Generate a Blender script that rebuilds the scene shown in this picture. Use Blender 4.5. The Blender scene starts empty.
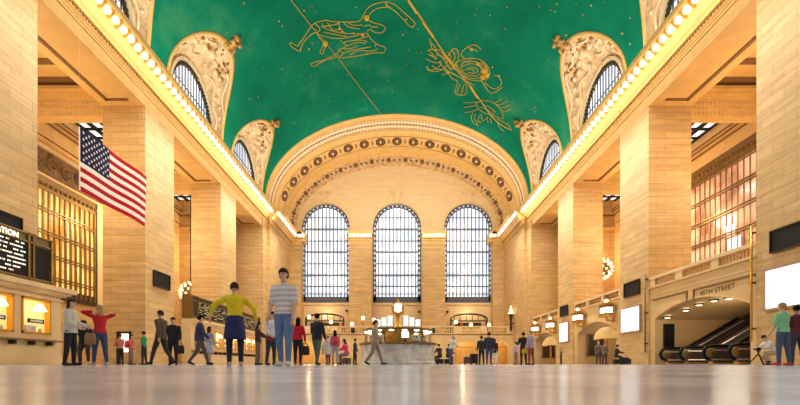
import bpy, bmesh, math, random
from mathutils import Vector, Matrix
random.seed(7)
PI = math.pi
sc = bpy.context.scene
C = sc.collection
F, CX, CY, H0 = 440.0, 397.0, 364.0, 0.04          # focal length in pixels, vanishing point, eye height

# ------------------------------------------------------------------ materials
def lin(c):
    return tuple(((v/255)/12.92 if v/255 <= .04045 else ((v/255+.055)/1.055)**2.4) for v in c)
def new_mat(name):
    m = bpy.data.materials.new(name); m.use_nodes = True
    nt = m.node_tree; b = nt.nodes['Principled BSDF']
    return m, nt, b
def mat(name, col, rough=.6, metal=0, emit=None, es=0, noise=0, nscale=6, bump=0, bscale=30, coat=0, spec=None):
    m, nt, b = new_mat(name)
    c = lin(col)
    b.inputs['Base Color'].default_value = (*c, 1); b.inputs['Roughness'].default_value = rough
    b.inputs['Metallic'].default_value = metal
    if coat: b.inputs['Coat Weight'].default_value = coat
    if spec is not None: b.inputs['Specular IOR Level'].default_value = spec
    if emit:
        b.inputs['Emission Color'].default_value = (*lin(emit), 1); b.inputs['Emission Strength'].default_value = es
    if noise or bump:
        tc = nt.nodes.new('ShaderNodeTexCoord')
    if noise:
        n = nt.nodes.new('ShaderNodeTexNoise'); n.inputs['Scale'].default_value = nscale; n.inputs['Detail'].default_value = 4
        nt.links.new(tc.outputs['Object'], n.inputs['Vector'])
        r = nt.nodes.new('ShaderNodeMapRange'); r.inputs['From Min'].default_value = .3; r.inputs['From Max'].default_value = .7
        r.inputs['To Min'].default_value = 1-noise; r.inputs['To Max'].default_value = 1+noise
        nt.links.new(n.outputs['Fac'], r.inputs['Value'])
        mx = nt.nodes.new('ShaderNodeVectorMath'); mx.operation = 'SCALE'; mx.inputs[0].default_value = c
        nt.links.new(r.outputs['Result'], mx.inputs['Scale']); nt.links.new(mx.outputs['Vector'], b.inputs['Base Color'])
    if bump:
        n2 = nt.nodes.new('ShaderNodeTexNoise'); n2.inputs['Scale'].default_value = bscale; n2.inputs['Detail'].default_value = 3
        nt.links.new(tc.outputs['Object'], n2.inputs['Vector'])
        bp = nt.nodes.new('ShaderNodeBump'); bp.inputs['Strength'].default_value = bump; bp.inputs['Distance'].default_value = .05
        nt.links.new(n2.outputs['Fac'], bp.inputs['Height']); nt.links.new(bp.outputs['Normal'], b.inputs['Normal'])
    return m
def stone(name, c1, c2, cm, bw=1.3, rh=.47, ms=.02, rough=.55, nz=.16):
    m, nt, b = new_mat(name)
    tc = nt.nodes.new('ShaderNodeTexCoord')
    br = nt.nodes.new('ShaderNodeTexBrick')
    for k, v in (('Scale', 1), ('Brick Width', bw), ('Row Height', rh), ('Mortar Size', ms), ('Mortar Smooth', .3), ('Bias', .1)):
        br.inputs[k].default_value = v
    br.inputs['Color1'].default_value = (*lin(c1), 1); br.inputs['Color2'].default_value = (*lin(c2), 1)
    br.inputs['Mortar'].default_value = (*lin(cm), 1)
    nt.links.new(tc.outputs['UV'], br.inputs['Vector'])
    mp = nt.nodes.new('ShaderNodeMapping'); mp.inputs['Scale'].default_value = (.6, .6, 6)
    nt.links.new(tc.outputs['Object'], mp.inputs['Vector'])
    n = nt.nodes.new('ShaderNodeTexNoise'); n.inputs['Scale'].default_value = .7; n.inputs['Detail'].default_value = 6
    nt.links.new(mp.outputs['Vector'], n.inputs['Vector'])
    r = nt.nodes.new('ShaderNodeMapRange'); r.inputs['From Min'].default_value = .3; r.inputs['From Max'].default_value = .7
    r.inputs['To Min'].default_value = 1-nz; r.inputs['To Max'].default_value = 1+nz*.8
    nt.links.new(n.outputs['Fac'], r.inputs['Value'])
    mx = nt.nodes.new('ShaderNodeVectorMath'); mx.operation = 'SCALE'
    nt.links.new(br.outputs['Color'], mx.inputs[0]); nt.links.new(r.outputs['Result'], mx.inputs['Scale'])
    nt.links.new(mx.outputs['Vector'], b.inputs['Base Color'])
    b.inputs['Roughness'].default_value = rough
    bp = nt.nodes.new('ShaderNodeBump'); bp.inputs['Strength'].default_value = .25; bp.inputs['Distance'].default_value = .02
    bp.invert = True
    nt.links.new(br.outputs['Fac'], bp.inputs['Height']); nt.links.new(bp.outputs['Normal'], b.inputs['Normal'])
    return m

M = {}
M['stone'] = stone('limestone_blocks', (214, 175, 116), (201, 161, 102), (180, 141, 86))
M['stone_fine'] = stone('fine_limestone', (228, 198, 152), (222, 191, 144), (215, 183, 136), nz=.06)
M['stone_plain'] = mat('limestone_smooth', (214, 176, 118), .5, noise=.1, nscale=.6)
M['stone_pale'] = mat('limestone_pale', (222, 190, 138), .5, noise=.1, nscale=.8)
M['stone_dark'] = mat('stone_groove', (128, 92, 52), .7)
M['gold_plaster'] = mat('golden_plaster', (226, 184, 112), .5, noise=.08, nscale=1.2)
M['cream_plaster'] = mat('cream_plaster', (232, 212, 176), .55, noise=.1, nscale=2)
M['relief'] = mat('carved_relief', (112, 82, 44), .7, noise=.5, nscale=2.2, bump=1, bscale=2.5)
M['shell'] = mat('lunette_plaster', (218, 184, 142), .7, noise=.42, nscale=1.5, bump=1.0, bscale=2.2)
M['ornament'] = mat('gilded_ornament', (160, 112, 52), .45, .3, noise=.35, nscale=3, bump=.8, bscale=4)
M['crest'] = mat('crest_gilding', (196, 150, 84), .5, noise=.4, nscale=3)
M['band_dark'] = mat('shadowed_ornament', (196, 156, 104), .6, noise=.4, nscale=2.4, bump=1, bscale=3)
M['umber'] = mat('rosette_umber', (84, 58, 40), .6)
M['bronze'] = mat('bronze', (134, 106, 58), .4, .6, noise=.15, nscale=4)
M['bronze_dark'] = mat('dark_bronze', (62, 50, 34), .45, .5)
M['olive'] = mat('olive_bronze', (104, 94, 52), .45, .4)
M['gold'] = mat('polished_gold', (214, 160, 60), .3, .7)
M['black'] = mat('black_panel', (15, 13, 13), .55, spec=.2)
M['iron'] = mat('window_iron', (118, 124, 142), .5, .2)
M['irondark'] = mat('dark_window_iron', (84, 86, 98), .5)
M['grey'] = mat('grey_metal', (150, 150, 150), .35, .6)
M['white'] = mat('white_paint', (235, 232, 225), .5)
def emis(name, col, s, tint=None, sampling=True):
    m = mat(name, tint or col, .3, emit=col, es=s)
    if not sampling: m.cycles.emission_sampling = 'NONE'
    return m
M['bulb'] = emis('bulb_glow', (255, 240, 205), 3.2, sampling=False)
M['lamp'] = emis('lamp_glow', (255, 222, 160), 3.0, sampling=False)
M['chand'] = emis('chandelier_glow', (255, 226, 176), 2.2, sampling=False)
M['poster'] = emis('lit_poster', (248, 250, 255), 1.15)
M['led'] = emis('led_text', (255, 250, 235), 1.0, sampling=False)
M['dimled'] = emis('dim_led_text', (220, 190, 140), .55, sampling=False)
M['screen'] = emis('monitor_glow', (240, 246, 255), 1.0, sampling=False)
M['ticket_glow'] = emis('ticket_office_glow', (255, 214, 130), .75, sampling=False)
M['dayglow'] = emis('door_daylight', (255, 246, 225), .95, sampling=False)

def pane_mat(name, c0, c1, s, sc_=.25, stretch=(1, 1, 1)):
    m, nt, b = new_mat(name)
    tc = nt.nodes.new('ShaderNodeTexCoord'); mp = nt.nodes.new('ShaderNodeMapping'); mp.inputs['Scale'].default_value = stretch
    n = nt.nodes.new('ShaderNodeTexNoise'); n.inputs['Scale'].default_value = sc_; n.inputs['Detail'].default_value = 3
    nt.links.new(tc.outputs['Object'], mp.inputs['Vector']); nt.links.new(mp.outputs['Vector'], n.inputs['Vector'])
    cr = nt.nodes.new('ShaderNodeValToRGB')
    cr.color_ramp.elements[0].position = .36; cr.color_ramp.elements[0].color = (*lin(c0), 1)
    cr.color_ramp.elements[1].position = .62; cr.color_ramp.elements[1].color = (*lin(c1), 1)
    nt.links.new(n.outputs['Fac'], cr.inputs['Fac'])
    nt.links.new(cr.outputs['Color'], b.inputs['Emission Color']); b.inputs['Emission Strength'].default_value = s
    nt.links.new(cr.outputs['Color'], b.inputs['Base Color']); b.inputs['Roughness'].default_value = .12
    return m
M['pane'] = pane_mat('daylit_glass', (196, 212, 232), (255, 255, 255), 1.05, .3)
M['pane_amber'] = pane_mat('amber_lit_glass', (206, 140, 40), (255, 226, 140), .85, 1.0, (1, 1, .35))
M['pane_pink'] = pane_mat('rose_painted_reflection', (140, 98, 76), (230, 178, 146), .6, .9, (1, .5, .5))  # pink brick reflection painted into the glass colour and emission
M['pane_bright'] = emis('bright_reflection_glass', (246, 244, 236), .72, sampling=False)  # emission standing in for bright reflections and glare
M['skylight'] = emis('skylight_glass', (232, 236, 240), .95, sampling=False)
M['glass'] = None
m, nt, b = new_mat('clear_glass')
b.inputs['Base Color'].default_value = (.95, .97, .95, 1); b.inputs['Roughness'].default_value = .05
b.inputs['Transmission Weight'].default_value = 1; b.inputs['IOR'].default_value = 1.05
M['glass'] = m

# marble floor
m, nt, b = new_mat('polished_marble_floor')
tc = nt.nodes.new('ShaderNodeTexCoord')
br = nt.nodes.new('ShaderNodeTexBrick'); br.offset = .5
for k, v in (('Scale', 1), ('Brick Width', 1.2), ('Row Height', 1.2), ('Mortar Size', .006), ('Mortar Smooth', .1)): br.inputs[k].default_value = v
br.inputs['Color1'].default_value = (*lin((190, 191, 206)), 1); br.inputs['Color2'].default_value = (*lin((178, 178, 192)), 1)
br.inputs['Mortar'].default_value = (*lin((150, 136, 126)), 1)
mp = nt.nodes.new('ShaderNodeMapping'); mp.inputs['Rotation'].default_value = (0, 0, .28); mp.inputs['Location'].default_value = (.3, .35, 0)
nt.links.new(tc.outputs['Object'], mp.inputs['Vector']); nt.links.new(mp.outputs['Vector'], br.inputs['Vector'])
n = nt.nodes.new('ShaderNodeTexNoise'); n.inputs['Scale'].default_value = 2.5; n.inputs['Detail'].default_value = 8
nt.links.new(tc.outputs['Object'], n.inputs['Vector'])
r = nt.nodes.new('ShaderNodeMapRange'); r.inputs['From Min'].default_value = .3; r.inputs['From Max'].default_value = .7
r.inputs['To Min'].default_value = .8; r.inputs['To Max'].default_value = 1.15
nt.links.new(n.outputs['Fac'], r.inputs['Value'])
mx = nt.nodes.new('ShaderNodeVectorMath'); mx.operation = 'SCALE'
nt.links.new(br.outputs['Color'], mx.inputs[0]); nt.links.new(r.outputs['Result'], mx.inputs['Scale'])
nt.links.new(mx.outputs['Vector'], b.inputs['Base Color'])
r2 = nt.nodes.new('ShaderNodeMapRange'); r2.inputs['To Min'].default_value = .12; r2.inputs['To Max'].default_value = .27; b.inputs['Specular IOR Level'].default_value = .3
nt.links.new(n.outputs['Fac'], r2.inputs['Value']); nt.links.new(r2.outputs['Result'], b.inputs['Roughness'])
n2 = nt.nodes.new('ShaderNodeTexNoise'); n2.inputs['Scale'].default_value = 3; n2.inputs['Detail'].default_value = 2
nt.links.new(tc.outputs['Object'], n2.inputs['Vector'])
bp = nt.nodes.new('ShaderNodeBump'); bp.inputs['Strength'].default_value = .035; bp.inputs['Distance'].default_value = .02
nt.links.new(n2.outputs['Fac'], bp.inputs['Height']); nt.links.new(bp.outputs['Normal'], b.inputs['Normal'])
M['floor'] = m

# painted green ceiling with faint clouds and small gold stars
m, nt, b = new_mat('painted_green_ceiling')
tc = nt.nodes.new('ShaderNodeTexCoord')
n = nt.nodes.new('ShaderNodeTexNoise'); n.inputs['Scale'].default_value = .16; n.inputs['Detail'].default_value = 7; n.inputs['Roughness'].default_value = .6
nt.links.new(tc.outputs['Object'], n.inputs['Vector'])
cr = nt.nodes.new('ShaderNodeValToRGB')
for i, (p, c) in enumerate(((.3, (4, 106, 82)), (.55, (10, 124, 96)), (.8, (70, 150, 108)))):
    e = cr.color_ramp.elements[i] if i < 2 else cr.color_ramp.elements.new(p)
    e.position = p; e.color = (*lin(c), 1)
nt.links.new(n.outputs['Fac'], cr.inputs['Fac'])
vo = nt.nodes.new('ShaderNodeTexVoronoi'); vo.inputs['Scale'].default_value = .55
nt.links.new(tc.outputs['Object'], vo.inputs['Vector'])
lt = nt.nodes.new('ShaderNodeMath'); lt.operation = 'LESS_THAN'; lt.inputs[1].default_value = .038
nt.links.new(vo.outputs['Distance'], lt.inputs[0])
mixc = nt.nodes.new('ShaderNodeMix'); mixc.data_type = 'RGBA'
nt.links.new(lt.outputs[0], mixc.inputs[0]); nt.links.new(cr.outputs['Color'], mixc.inputs[6]); mixc.inputs[7].default_value = (*lin((170, 165, 80)), 1)
nt.links.new(mixc.outputs[2], b.inputs['Base Color']); b.inputs['Roughness'].default_value = .9; b.inputs['Specular IOR Level'].default_value = .08
M['ceiling'] = m
M['figure_gold'] = mat('gold_line_paint', (222, 176, 52), .6)
M['line_gold'] = mat('ecliptic_paint', (170, 150, 78), .6)

# counter marble (veined)
M['marble'] = mat('grey_veined_marble', (206, 200, 188), .25, noise=.28, nscale=2.5)

# ------------------------------------------------------------------ mesh builder
class MB:
    def __init__(s): s.v = []; s.f = []; s.m = []
    def add(s, vs, fs, mi=0):
        o = len(s.v); s.v += [Vector(v) for v in vs]
        for f in fs: s.f.append([i+o for i in f]); s.m.append(mi)
    def box(s, x0, x1, y0, y1, z0, z1, mi=0):
        x0, x1 = min(x0, x1), max(x0, x1); y0, y1 = min(y0, y1), max(y0, y1); z0, z1 = min(z0, z1), max(z0, z1)
        s.add([(x0,y0,z0),(x1,y0,z0),(x1,y1,z0),(x0,y1,z0),(x0,y0,z1),(x1,y0,z1),(x1,y1,z1),(x0,y1,z1)],
              [(0,3,2,1),(4,5,6,7),(0,1,5,4),(1,2,6,5),(2,3,7,6),(3,0,4,7)], mi)
    def grid(s, rows, mi=0, close=False):
        n = len(rows[0]); vs = [p for r in rows for p in r]; fs = []
        for i in range(len(rows)-1):
            for j in range(n if close else n-1):
                k = (j+1) % n
                fs.append((i*n+j, i*n+k, (i+1)*n+k, (i+1)*n+j))
        s.add(vs, fs, mi)
    def loft(s, rings, mi=0, cap=True):
        n = len(rings[0]); o = len(s.v)
        s.grid(rings, mi, close=True)
        if cap:
            s.f.append([o+j for j in reversed(range(n))]); s.m.append(mi)
            s.f.append([o+(len(rings)-1)*n+j for j in range(n)]); s.m.append(mi)
    def tube(s, pts, r, n=8, mi=0, cap=True):
        pts = [Vector(p) for p in pts]; rs = r if isinstance(r, (list, tuple)) else [r]*len(pts)
        rings = []; up = None
        for i, p in enumerate(pts):
            t = (pts[min(i+1, len(pts)-1)]-pts[max(i-1, 0)]).normalized()
            if up is None:
                up = Vector((0, 0, 1)) if abs(t.z) < .9 else Vector((0, 1, 0))
            a = t.cross(up).normalized(); bb = a.cross(t).normalized(); up = bb
            rings.append([p+a*rs[i]*math.cos(2*PI*k/n)+bb*rs[i]*math.sin(2*PI*k/n) for k in range(n)])
        s.loft(rings, mi, cap)
    def lathe(s, prof, c=(0, 0, 0), n=24, mi=0, axis=None, cap=False):
        c = Vector(c); R = Matrix.Identity(3)
        if axis is not None: R = Vector((0, 0, 1)).rotation_difference(Vector(axis)).to_matrix()
        rings = [[c+R @ Vector((r*math.cos(2*PI*k/n), r*math.sin(2*PI*k/n), z)) for k in range(n)] for r, z in prof]
        s.loft(rings, mi, cap)
    def sphere(s, c, r, n=10, mi=0, sx=1, sy=1, sz=1):
        c = Vector(c); k = max(4, n//2)
        rings = []
        for i in range(k+1):
            t = PI*i/k; rr = max(math.sin(t), .02)*r; z = -math.cos(t)*r
            rings.append([c+Vector((rr*math.cos(2*PI*j/n)*sx, rr*math.sin(2*PI*j/n)*sy, z*sz)) for j in range(n)])
        s.loft(rings, mi, True)
    def build(s, name, mats, parent=None, smooth=False, loc=None):
        me = bpy.data.meshes.new(name)
        off = Vector((0, 0, 0))
        if parent is not None:
            p = parent
            while p is not None: off += p.location; p = p.parent
        if loc is not None: off = off*0+Vector(loc) if parent is None else off+Vector((0,0,0))
        me.from_pydata([v-off for v in s.v], [], s.f)
        for mm in (mats if isinstance(mats, (list, tuple)) else [mats]): me.materials.append(mm)
        me.polygons.foreach_set('material_index', s.m)
        if smooth: me.polygons.foreach_set('use_smooth', [True]*len(me.polygons))
        uv = me.uv_layers.new(name='UVMap')
        for p in me.polygons:
            nx, ny, nz = abs(p.normal.x), abs(p.normal.y), abs(p.normal.z)
            for li in p.loop_indices:
                w = me.vertices[me.loops[li].vertex_index].co + off
                uv.data[li].uv = (w.y, w.z) if nx >= ny and nx >= nz else ((w.x, w.z) if ny >= nz else (w.x, w.y))
        me.validate()
        o = bpy.data.objects.new(name, me); C.objects.link(o)
        if parent is not None: o.parent = parent
        elif loc is not None: o.location = loc
        return o

def struct(o): o['kind'] = 'structure'; return o
def tag(o, label, cat, group=None):
    o['label'] = label; o['category'] = cat
    if group: o['group'] = group
    return o
def empty(name, loc, label=None, cat=None, group=None):
    o = bpy.data.objects.new(name, None); C.objects.link(o); o.location = loc; o.empty_display_size = .2
    if label: tag(o, label, cat, group)
    return o
def cp(o, parent=None, loc=None):
    c = o.copy(); C.objects.link(c)
    if parent is not None: c.parent = parent
    if loc is not None: c.location = loc
    return c
def copy_tree(o, parent=None):
    c = o.copy(); C.objects.link(c)
    if parent is not None: c.parent = parent
    for ch in o.children: copy_tree(ch, c)
    return c

# ------------------------------------------------------------------ dimensions of the hall
W, PD = 18.3, 21.4                # wall plane and rear of the piers
YB = 14.0                         # where the modelled hall begins, beside the camera's field
P = [(18.2, 22.4), (32.0, 36.1), (45.75, 50.0)]
BAYS = [(22.4, 32.0), (36.1, 45.75), (50.0, 59.6)]
YE0, YE1, YW = 61.5, 73.0, 75.0   # end section, pilaster front, window wall
WE = 17.7
EA, EB, EZ = 18.6, 12.1, 23.3     # vault ellipse
XO = 27.2                         # outer wall of the aisles
def ell(X, a=EA, bb=EB): return EZ+bb*math.sqrt(max(0, 1-(X/a)**2))

# floor
b_ = MB(); b_.box(-28, 28, -6, 78, -.2, 0)
struct(b_.build('floor', M['floor']))

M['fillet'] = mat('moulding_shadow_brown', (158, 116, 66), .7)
# ------------------------------------------------------------------ piers, entablature, end sections
for s in (-1, 1):
    side = 'left' if s < 0 else 'right'
    for i, (y0, y1) in enumerate(P):
        g = MB(); g.box(s*W, s*PD, y0, y1, 0, 18.8)
        g.box(s*(W-.06), s*(PD+.06), y0-.06, y1+.06, 0, .9)
        g.box(s*(W-.03), s*(PD+.03), y0-.03, y1+.03, .9, 1.02)
        o = struct(g.build('wall_'+side, M['stone']))
    # end section wall and its pilaster
    g = MB(); g.box(s*WE, s*PD, YE0, YW, 0, 21.6)
    g.box(s*(W-.15), s*PD, 59.6, YE0, 0, 21.6)
    g.box(s*(WE-.06), s*PD, YE0-.06, YW, 0, .95)
    g.box(s*PD, s*XO, 59.6, 60.2, 0, 21.0)
    struct(g.build('wall_'+side, M['stone']))
    # lintel
    g = MB(); g.box(s*W, s*PD, YB, 61.5, 18.8, 21.6)
    o = struct(g.build('wall_'+side, M['gold_plaster']))
    for (y0, y1) in [(8.6, 18.2)]+BAYS:
        y0 = max(y0, YB)
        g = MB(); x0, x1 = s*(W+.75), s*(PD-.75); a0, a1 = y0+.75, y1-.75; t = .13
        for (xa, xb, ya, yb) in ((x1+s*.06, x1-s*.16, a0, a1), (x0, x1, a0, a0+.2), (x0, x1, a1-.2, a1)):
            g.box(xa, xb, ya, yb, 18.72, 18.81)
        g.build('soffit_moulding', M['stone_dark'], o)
    # cornice: profile swept along the hall
    prof = [(0, 19.55), (.1, 19.6), (.1, 19.72), (.04, 19.76), (.04, 19.95), (.2, 20.05), (.2, 20.2), (.3, 20.28), (.34, 20.5), (.42, 20.56), (.66, 20.86),
            (.72, 20.93), (.78, 20.96), (1.2, 21.44), (1.26, 21.5), (1.3, 21.62), (1.32, 21.85), (1.25, 21.95), (-.4, 21.95)]
    mi_of = lambda j: 1 if j in (3,) else 0
    def sweep(name, y0, y1, dx, cap=True):
        g = MB()
        r0 = [(s*(W-dx-p), y0, z) for p, z in prof]; r1 = [(s*(W-dx-p), y1, z) for p, z in prof]
        n_ = len(prof)
        g.add(r0+r1, [((j, j+1, n_+j+1, n_+j) if s < 0 else (n_+j, n_+j+1, j+1, j)) for j in range(n_-1)])
        g.f.append(list(range(n_))[::(-1 if s < 0 else 1)]); g.m.append(0)
        g.f.append([n_+k for k in range(n_)][::(1 if s < 0 else -1)]); g.m.append(0)
        # dentils under the cove
        y = y0+.1
        while y < y1-.15:
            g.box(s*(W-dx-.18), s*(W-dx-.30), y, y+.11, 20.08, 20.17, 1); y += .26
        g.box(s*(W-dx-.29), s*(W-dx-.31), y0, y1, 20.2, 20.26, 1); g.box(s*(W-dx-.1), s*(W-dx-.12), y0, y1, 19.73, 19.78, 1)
        return struct(g.build(name, [M['gold_plaster'], M['fillet']]))
    def bulbs(par, y0, y1, dx, first):
        px, pz = W-dx-1.0, 21.17
        y = y0; k = 0; proto = None
        nrm = Vector((-s*.75, 0, -.66)).normalized()
        dv = MB()
        while y < y1:
            c = Vector((s*px, y, pz))
            if proto is None:
                g = MB(); g.sphere(c+nrm*.08, .22, 8, 0)
                # scale around centre along the slope, so each reads as a squat lamp in its coffer
                proto = g.build('light_bulb', M['bulb'], par); 
            else:
                q = cp(proto, par); q.location = Vector((0, y-y0, 0))
            d = Vector((s*(-.42), 0, .48)).normalized(); e = y+.39
            a = c+Vector((0, .39, 0))
            ring = [a-d*.3, a+d*.3, a+d*.3+nrm*.12, a-d*.3+nrm*.12]
            dv.add([v-Vector((0, .06, 0)) for v in ring]+[v+Vector((0, .06, 0)) for v in ring], [(0,1,2,3),(7,6,5,4),(3,2,6,7),(0,4,5,1),(1,5,6,2),(0,3,7,4)])
            y += .78; k += 1
        dv.build('coffer_divider', M['gold'], par)
    t1 = sweep('trim_1' if s < 0 else 'trim_2', YB, YE0-.3, 0)
    bulbs(t1, 21.5, YE0-.6, 0, True)
    t2 = sweep('trim_3' if s < 0 else 'trim_4', YE0-.3, YE1+.1, .65)
    bulbs(t2, YE0+.1, YE1-1.2, .65, False)

# ------------------------------------------------------------------ aisles behind the piers
for s in (-1, 1):
    side = 'left' if s < 0 else 'right'
    g = MB(); g.box(s*XO, s*(XO+.6), YB, 61, 0, 21.0)
    ow = struct(g.build('wall_'+side, M['stone']))
    # entablature of the outer wall
    g = MB()
    for d, z0, z1 in ((.12, 17.2, 17.45), (.2, 17.45, 17.7), (.08, 17.7, 18.7), (.2, 18.7, 19.0), (.3, 19.0, 19.3), (.4, 19.3, 19.7), (.3, 19.7, 20.4)):
        g.box(s*(XO-d), s*XO, YB, 60, z0, z1)
    g.build('entablature', M['gold_plaster'], ow)
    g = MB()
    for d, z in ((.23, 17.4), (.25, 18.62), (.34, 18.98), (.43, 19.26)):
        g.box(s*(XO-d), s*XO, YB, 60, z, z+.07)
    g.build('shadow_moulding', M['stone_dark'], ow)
    if s < 0:
        g = MB(); g.box(s*(XO-.1), s*XO, 20, 41.3, 14.75, 16.5)
        # acanthus scrolls of the frieze
        y = 21; k = 0
        while y < 41:
            pts = [(s*(XO-.16), y+.55*math.cos(a)*(1-a/14), 15.62+.55*math.sin(a)*(1-a/14)*(1 if k % 2 else -1)) for a in [q*.5 for q in range(22)]]
            g.tube(pts, .11, 6); g.sphere((s*(XO-.2), y, 15.62), .2, 8)
            y += 1.5; k += 1
        g.build('relief_frieze', M['relief'], ow)
        g = MB()
        g.box(s*(XO-.25), s*XO, 20, 41.5, 14.2, 14.55); g.box(s*(XO-.18), s*XO, 39.7, 40.5, 3, 14.2); g.box(s*(XO-.3), s*XO, 20, 41.6, 16.55, 16.8)
        g.build('window_surround', M['stone_pale'], ow)
    # cross beams on the pier lines
    for (y0, y1) in P[1:]:
        g = MB(); y1 = y0+.25; g.box(s*PD, s*XO, y0, y1, 17.7, 21.0)
        for d, z0, z1 in ((.08, 18.0, 18.1), (.15, 19.35, 19.5), (.3, 19.5, 19.75), (.5, 19.75, 20.0), (.25, 20.0, 20.5)):
            g.box(s*PD, s*XO, y0-d, y1, z0, z1)
        o = struct(g.build('wall_'+side, M['gold_plaster']))
        g = MB()
        for r_ in range(3):
            for k in range(19):
                x = PD+.25+k*.3
                if x < XO-.1: g.sphere((s*x, y0, 18.3+r_*.36), .085, 6)
        g.build('frieze_bosses', M['stone_plain'], o)
    # cross wall closing the aisle beyond the chandelier
    g = MB(); g.box(s*PD, s*XO, 55.0, 55.5, 0, 21.0)
    for d, z in ((.25, 17.3), (.4, 18.6), (.3, 16.9)):
        g.box(s*PD, s*XO, 55-d, 55, z, z+.3)
    o = struct(g.build('wall_'+side, M['stone']))
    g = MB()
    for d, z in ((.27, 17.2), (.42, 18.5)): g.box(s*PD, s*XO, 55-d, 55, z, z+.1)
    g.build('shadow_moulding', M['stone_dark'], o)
    # aisle ceiling
    g = MB(); g.box(s*W, s*(XO+.6), YB, 61, 21.62, 22.0)
    for (y0, y1) in [(18.2, 32)]+BAYS[1:]:
        g.box(s*PD, s*(PD+.9), y0, y1, 20.4, 21.62); g.box(s*(XO-.3), s*XO, y0, y1, 20.4, 21.62)
    ac = struct(g.build('ceiling', M['gold_plaster']))
    g = MB()
    for ya, yb in ((28.9, 29.5), (30.8, 31.3), (31.6, 31.9)): g.box(s*PD, s*XO, ya, yb, 20.1, 20.4)
    g.build('ceiling_moulding', M['stone_dark'], ac)
    g = MB()
    for ya, yb in ((28.2, 28.9), (29.5, 30.8)): g.box(s*PD, s*XO, ya, yb, 20.15, 20.4)
    g.build('ceiling_panel', M['gold_plaster'], ac)
    for (y0, y1) in [(17, 28.6), (32.8, 44.6), (46.6, 54.6)]:
        g = MB(); g.box(s*(PD+1.1), s*(XO-.3), y0+.4, y1-.4, 20.3, 20.35)
        sk = g.build('skylight', M['skylight'], ac)
        g = MB()
        y = y0+.4
        while y < y1-.3:
            g.box(s*(PD+1.0), s*(XO-.3), y, y+.22, 20.15, 20.29); y += 1.5
        for k in range(5):
            x = PD+1.1+k*(XO-.3-PD-1.1)/4
            g.box(s*(x-.16), s*(x+.16), y0+.3, y1-.3, 20.1, 20.29)
        g.build('skylight_bars', M['black'], sk)

# bronze grilles in the outer walls
def grille(name, s, y0, y1, z0, z1, vs, hs, pane, top, inset=.12):
    x = s*(XO-inset)
    g = MB()
    g.box(x-.02, x+.02, y0, y1, z0, z1)
    w = struct(g.build(name, M[pane]))
    g = MB(); t = .28
    g.box(x+s*.1, x-s*.14, y0-t, y0, z0-t, z1+t); g.box(x+s*.1, x-s*.14, y1, y1+t, z0-t, z1+t)
    g.box(x+s*.1, x-s*.14, y0, y1, z0-t, z0+.5)
    g.build('window_frame', M['bronze_dark'], w)
    g = MB(); g.box(x+s*.1, x-s*.16, y0, y1, z1-top, z1+t)
    y = y0
    while y < y1:
        g.sphere((x-s*.16, y+.25, z1-top*.45), .16, 6); y += .5
    g.build('grille_header', M['bronze'], w)
    y = y0
    while y < y1:
        g = MB(); g.box(x, x-s*(.16 if s < 0 else .08), y-(.08 if s < 0 else .04), y+(.08 if s < 0 else .04), z0, z1-top); g.build('grille_bar', M['bronze'], w); y += vs
    z = z0+hs*.7
    while z < z1-top:
        g = MB(); g.box(x, x-s*.2, y0, y1, z-.13, z-.05); g.box(x, x-s*.2, y0, y1, z+.09, z+.17); g.build('grille_rail', M['bronze'], w); z += hs
    return w
grille('window_1', -1, 25.0, 39.3, 5.5, 14.1, .57, 1.72, 'pane_amber', .75)
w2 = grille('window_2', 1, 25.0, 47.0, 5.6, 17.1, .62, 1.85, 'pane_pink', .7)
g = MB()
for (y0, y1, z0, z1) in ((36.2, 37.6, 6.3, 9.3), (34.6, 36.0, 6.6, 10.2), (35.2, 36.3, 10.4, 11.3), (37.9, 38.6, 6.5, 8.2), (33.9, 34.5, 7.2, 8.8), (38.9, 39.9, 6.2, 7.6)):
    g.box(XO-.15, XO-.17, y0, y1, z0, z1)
g.build('bright_reflection', M['pane_bright'], w2)  # window reflections built as glowing patches on the pane

# ------------------------------------------------------------------ vault with lunette cut-outs
LUN = [27.4, 41.2, 55.0]; LHW, LHH = 5.7, 6.4; LZ = 23.5
def th_of_z(z): return math.asin(max(0, min(1, (z-EZ)/EB)))
ys = []
y = YB-.0
edges = sorted([c+LHW*math.cos(PI*k/28) for c in LUN for k in range(29)])
ys = sorted(set([round(v, 4) for v in edges]+[YB+k*1.0 for k in range(0, 8)]+[62.2]))
ys = [v for v in ys if v <= 62.2]
def th0(y):
    for c in LUN:
        if abs(y-c) < LHW-1e-4:
            return th_of_z(LZ+LHH*math.sqrt(1-((y-c)/LHW)**2))
    return None
g = MB(); rows = []
NT = 48
for y in ys:
    t0 = th0(y); base = t0 if t0 is not None else 0.016
    row = []
    for k in range(NT+1):
        t = base+(PI-2*base)*k/NT
        row.append(Vector((-EA*math.cos(t), y, EZ+EB*math.sin(t))))
    rows.append(row)
g.grid(rows)
ceil = struct(g.build('ceiling', M['ceiling'], smooth=True))
# upstand between cornice and vault
g = MB()
for s in (-1, 1):
    segs = [YB]+[v for c in LUN for v in (c-LHW, c+LHW)]+[62.2]
    for i in range(0, len(segs), 2): g.box(s*EA, s*(EA+.3), segs[i], segs[i+1], 21.9, 23.52)
g.build('vault_upstand', M['ceiling'], ceil)

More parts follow.
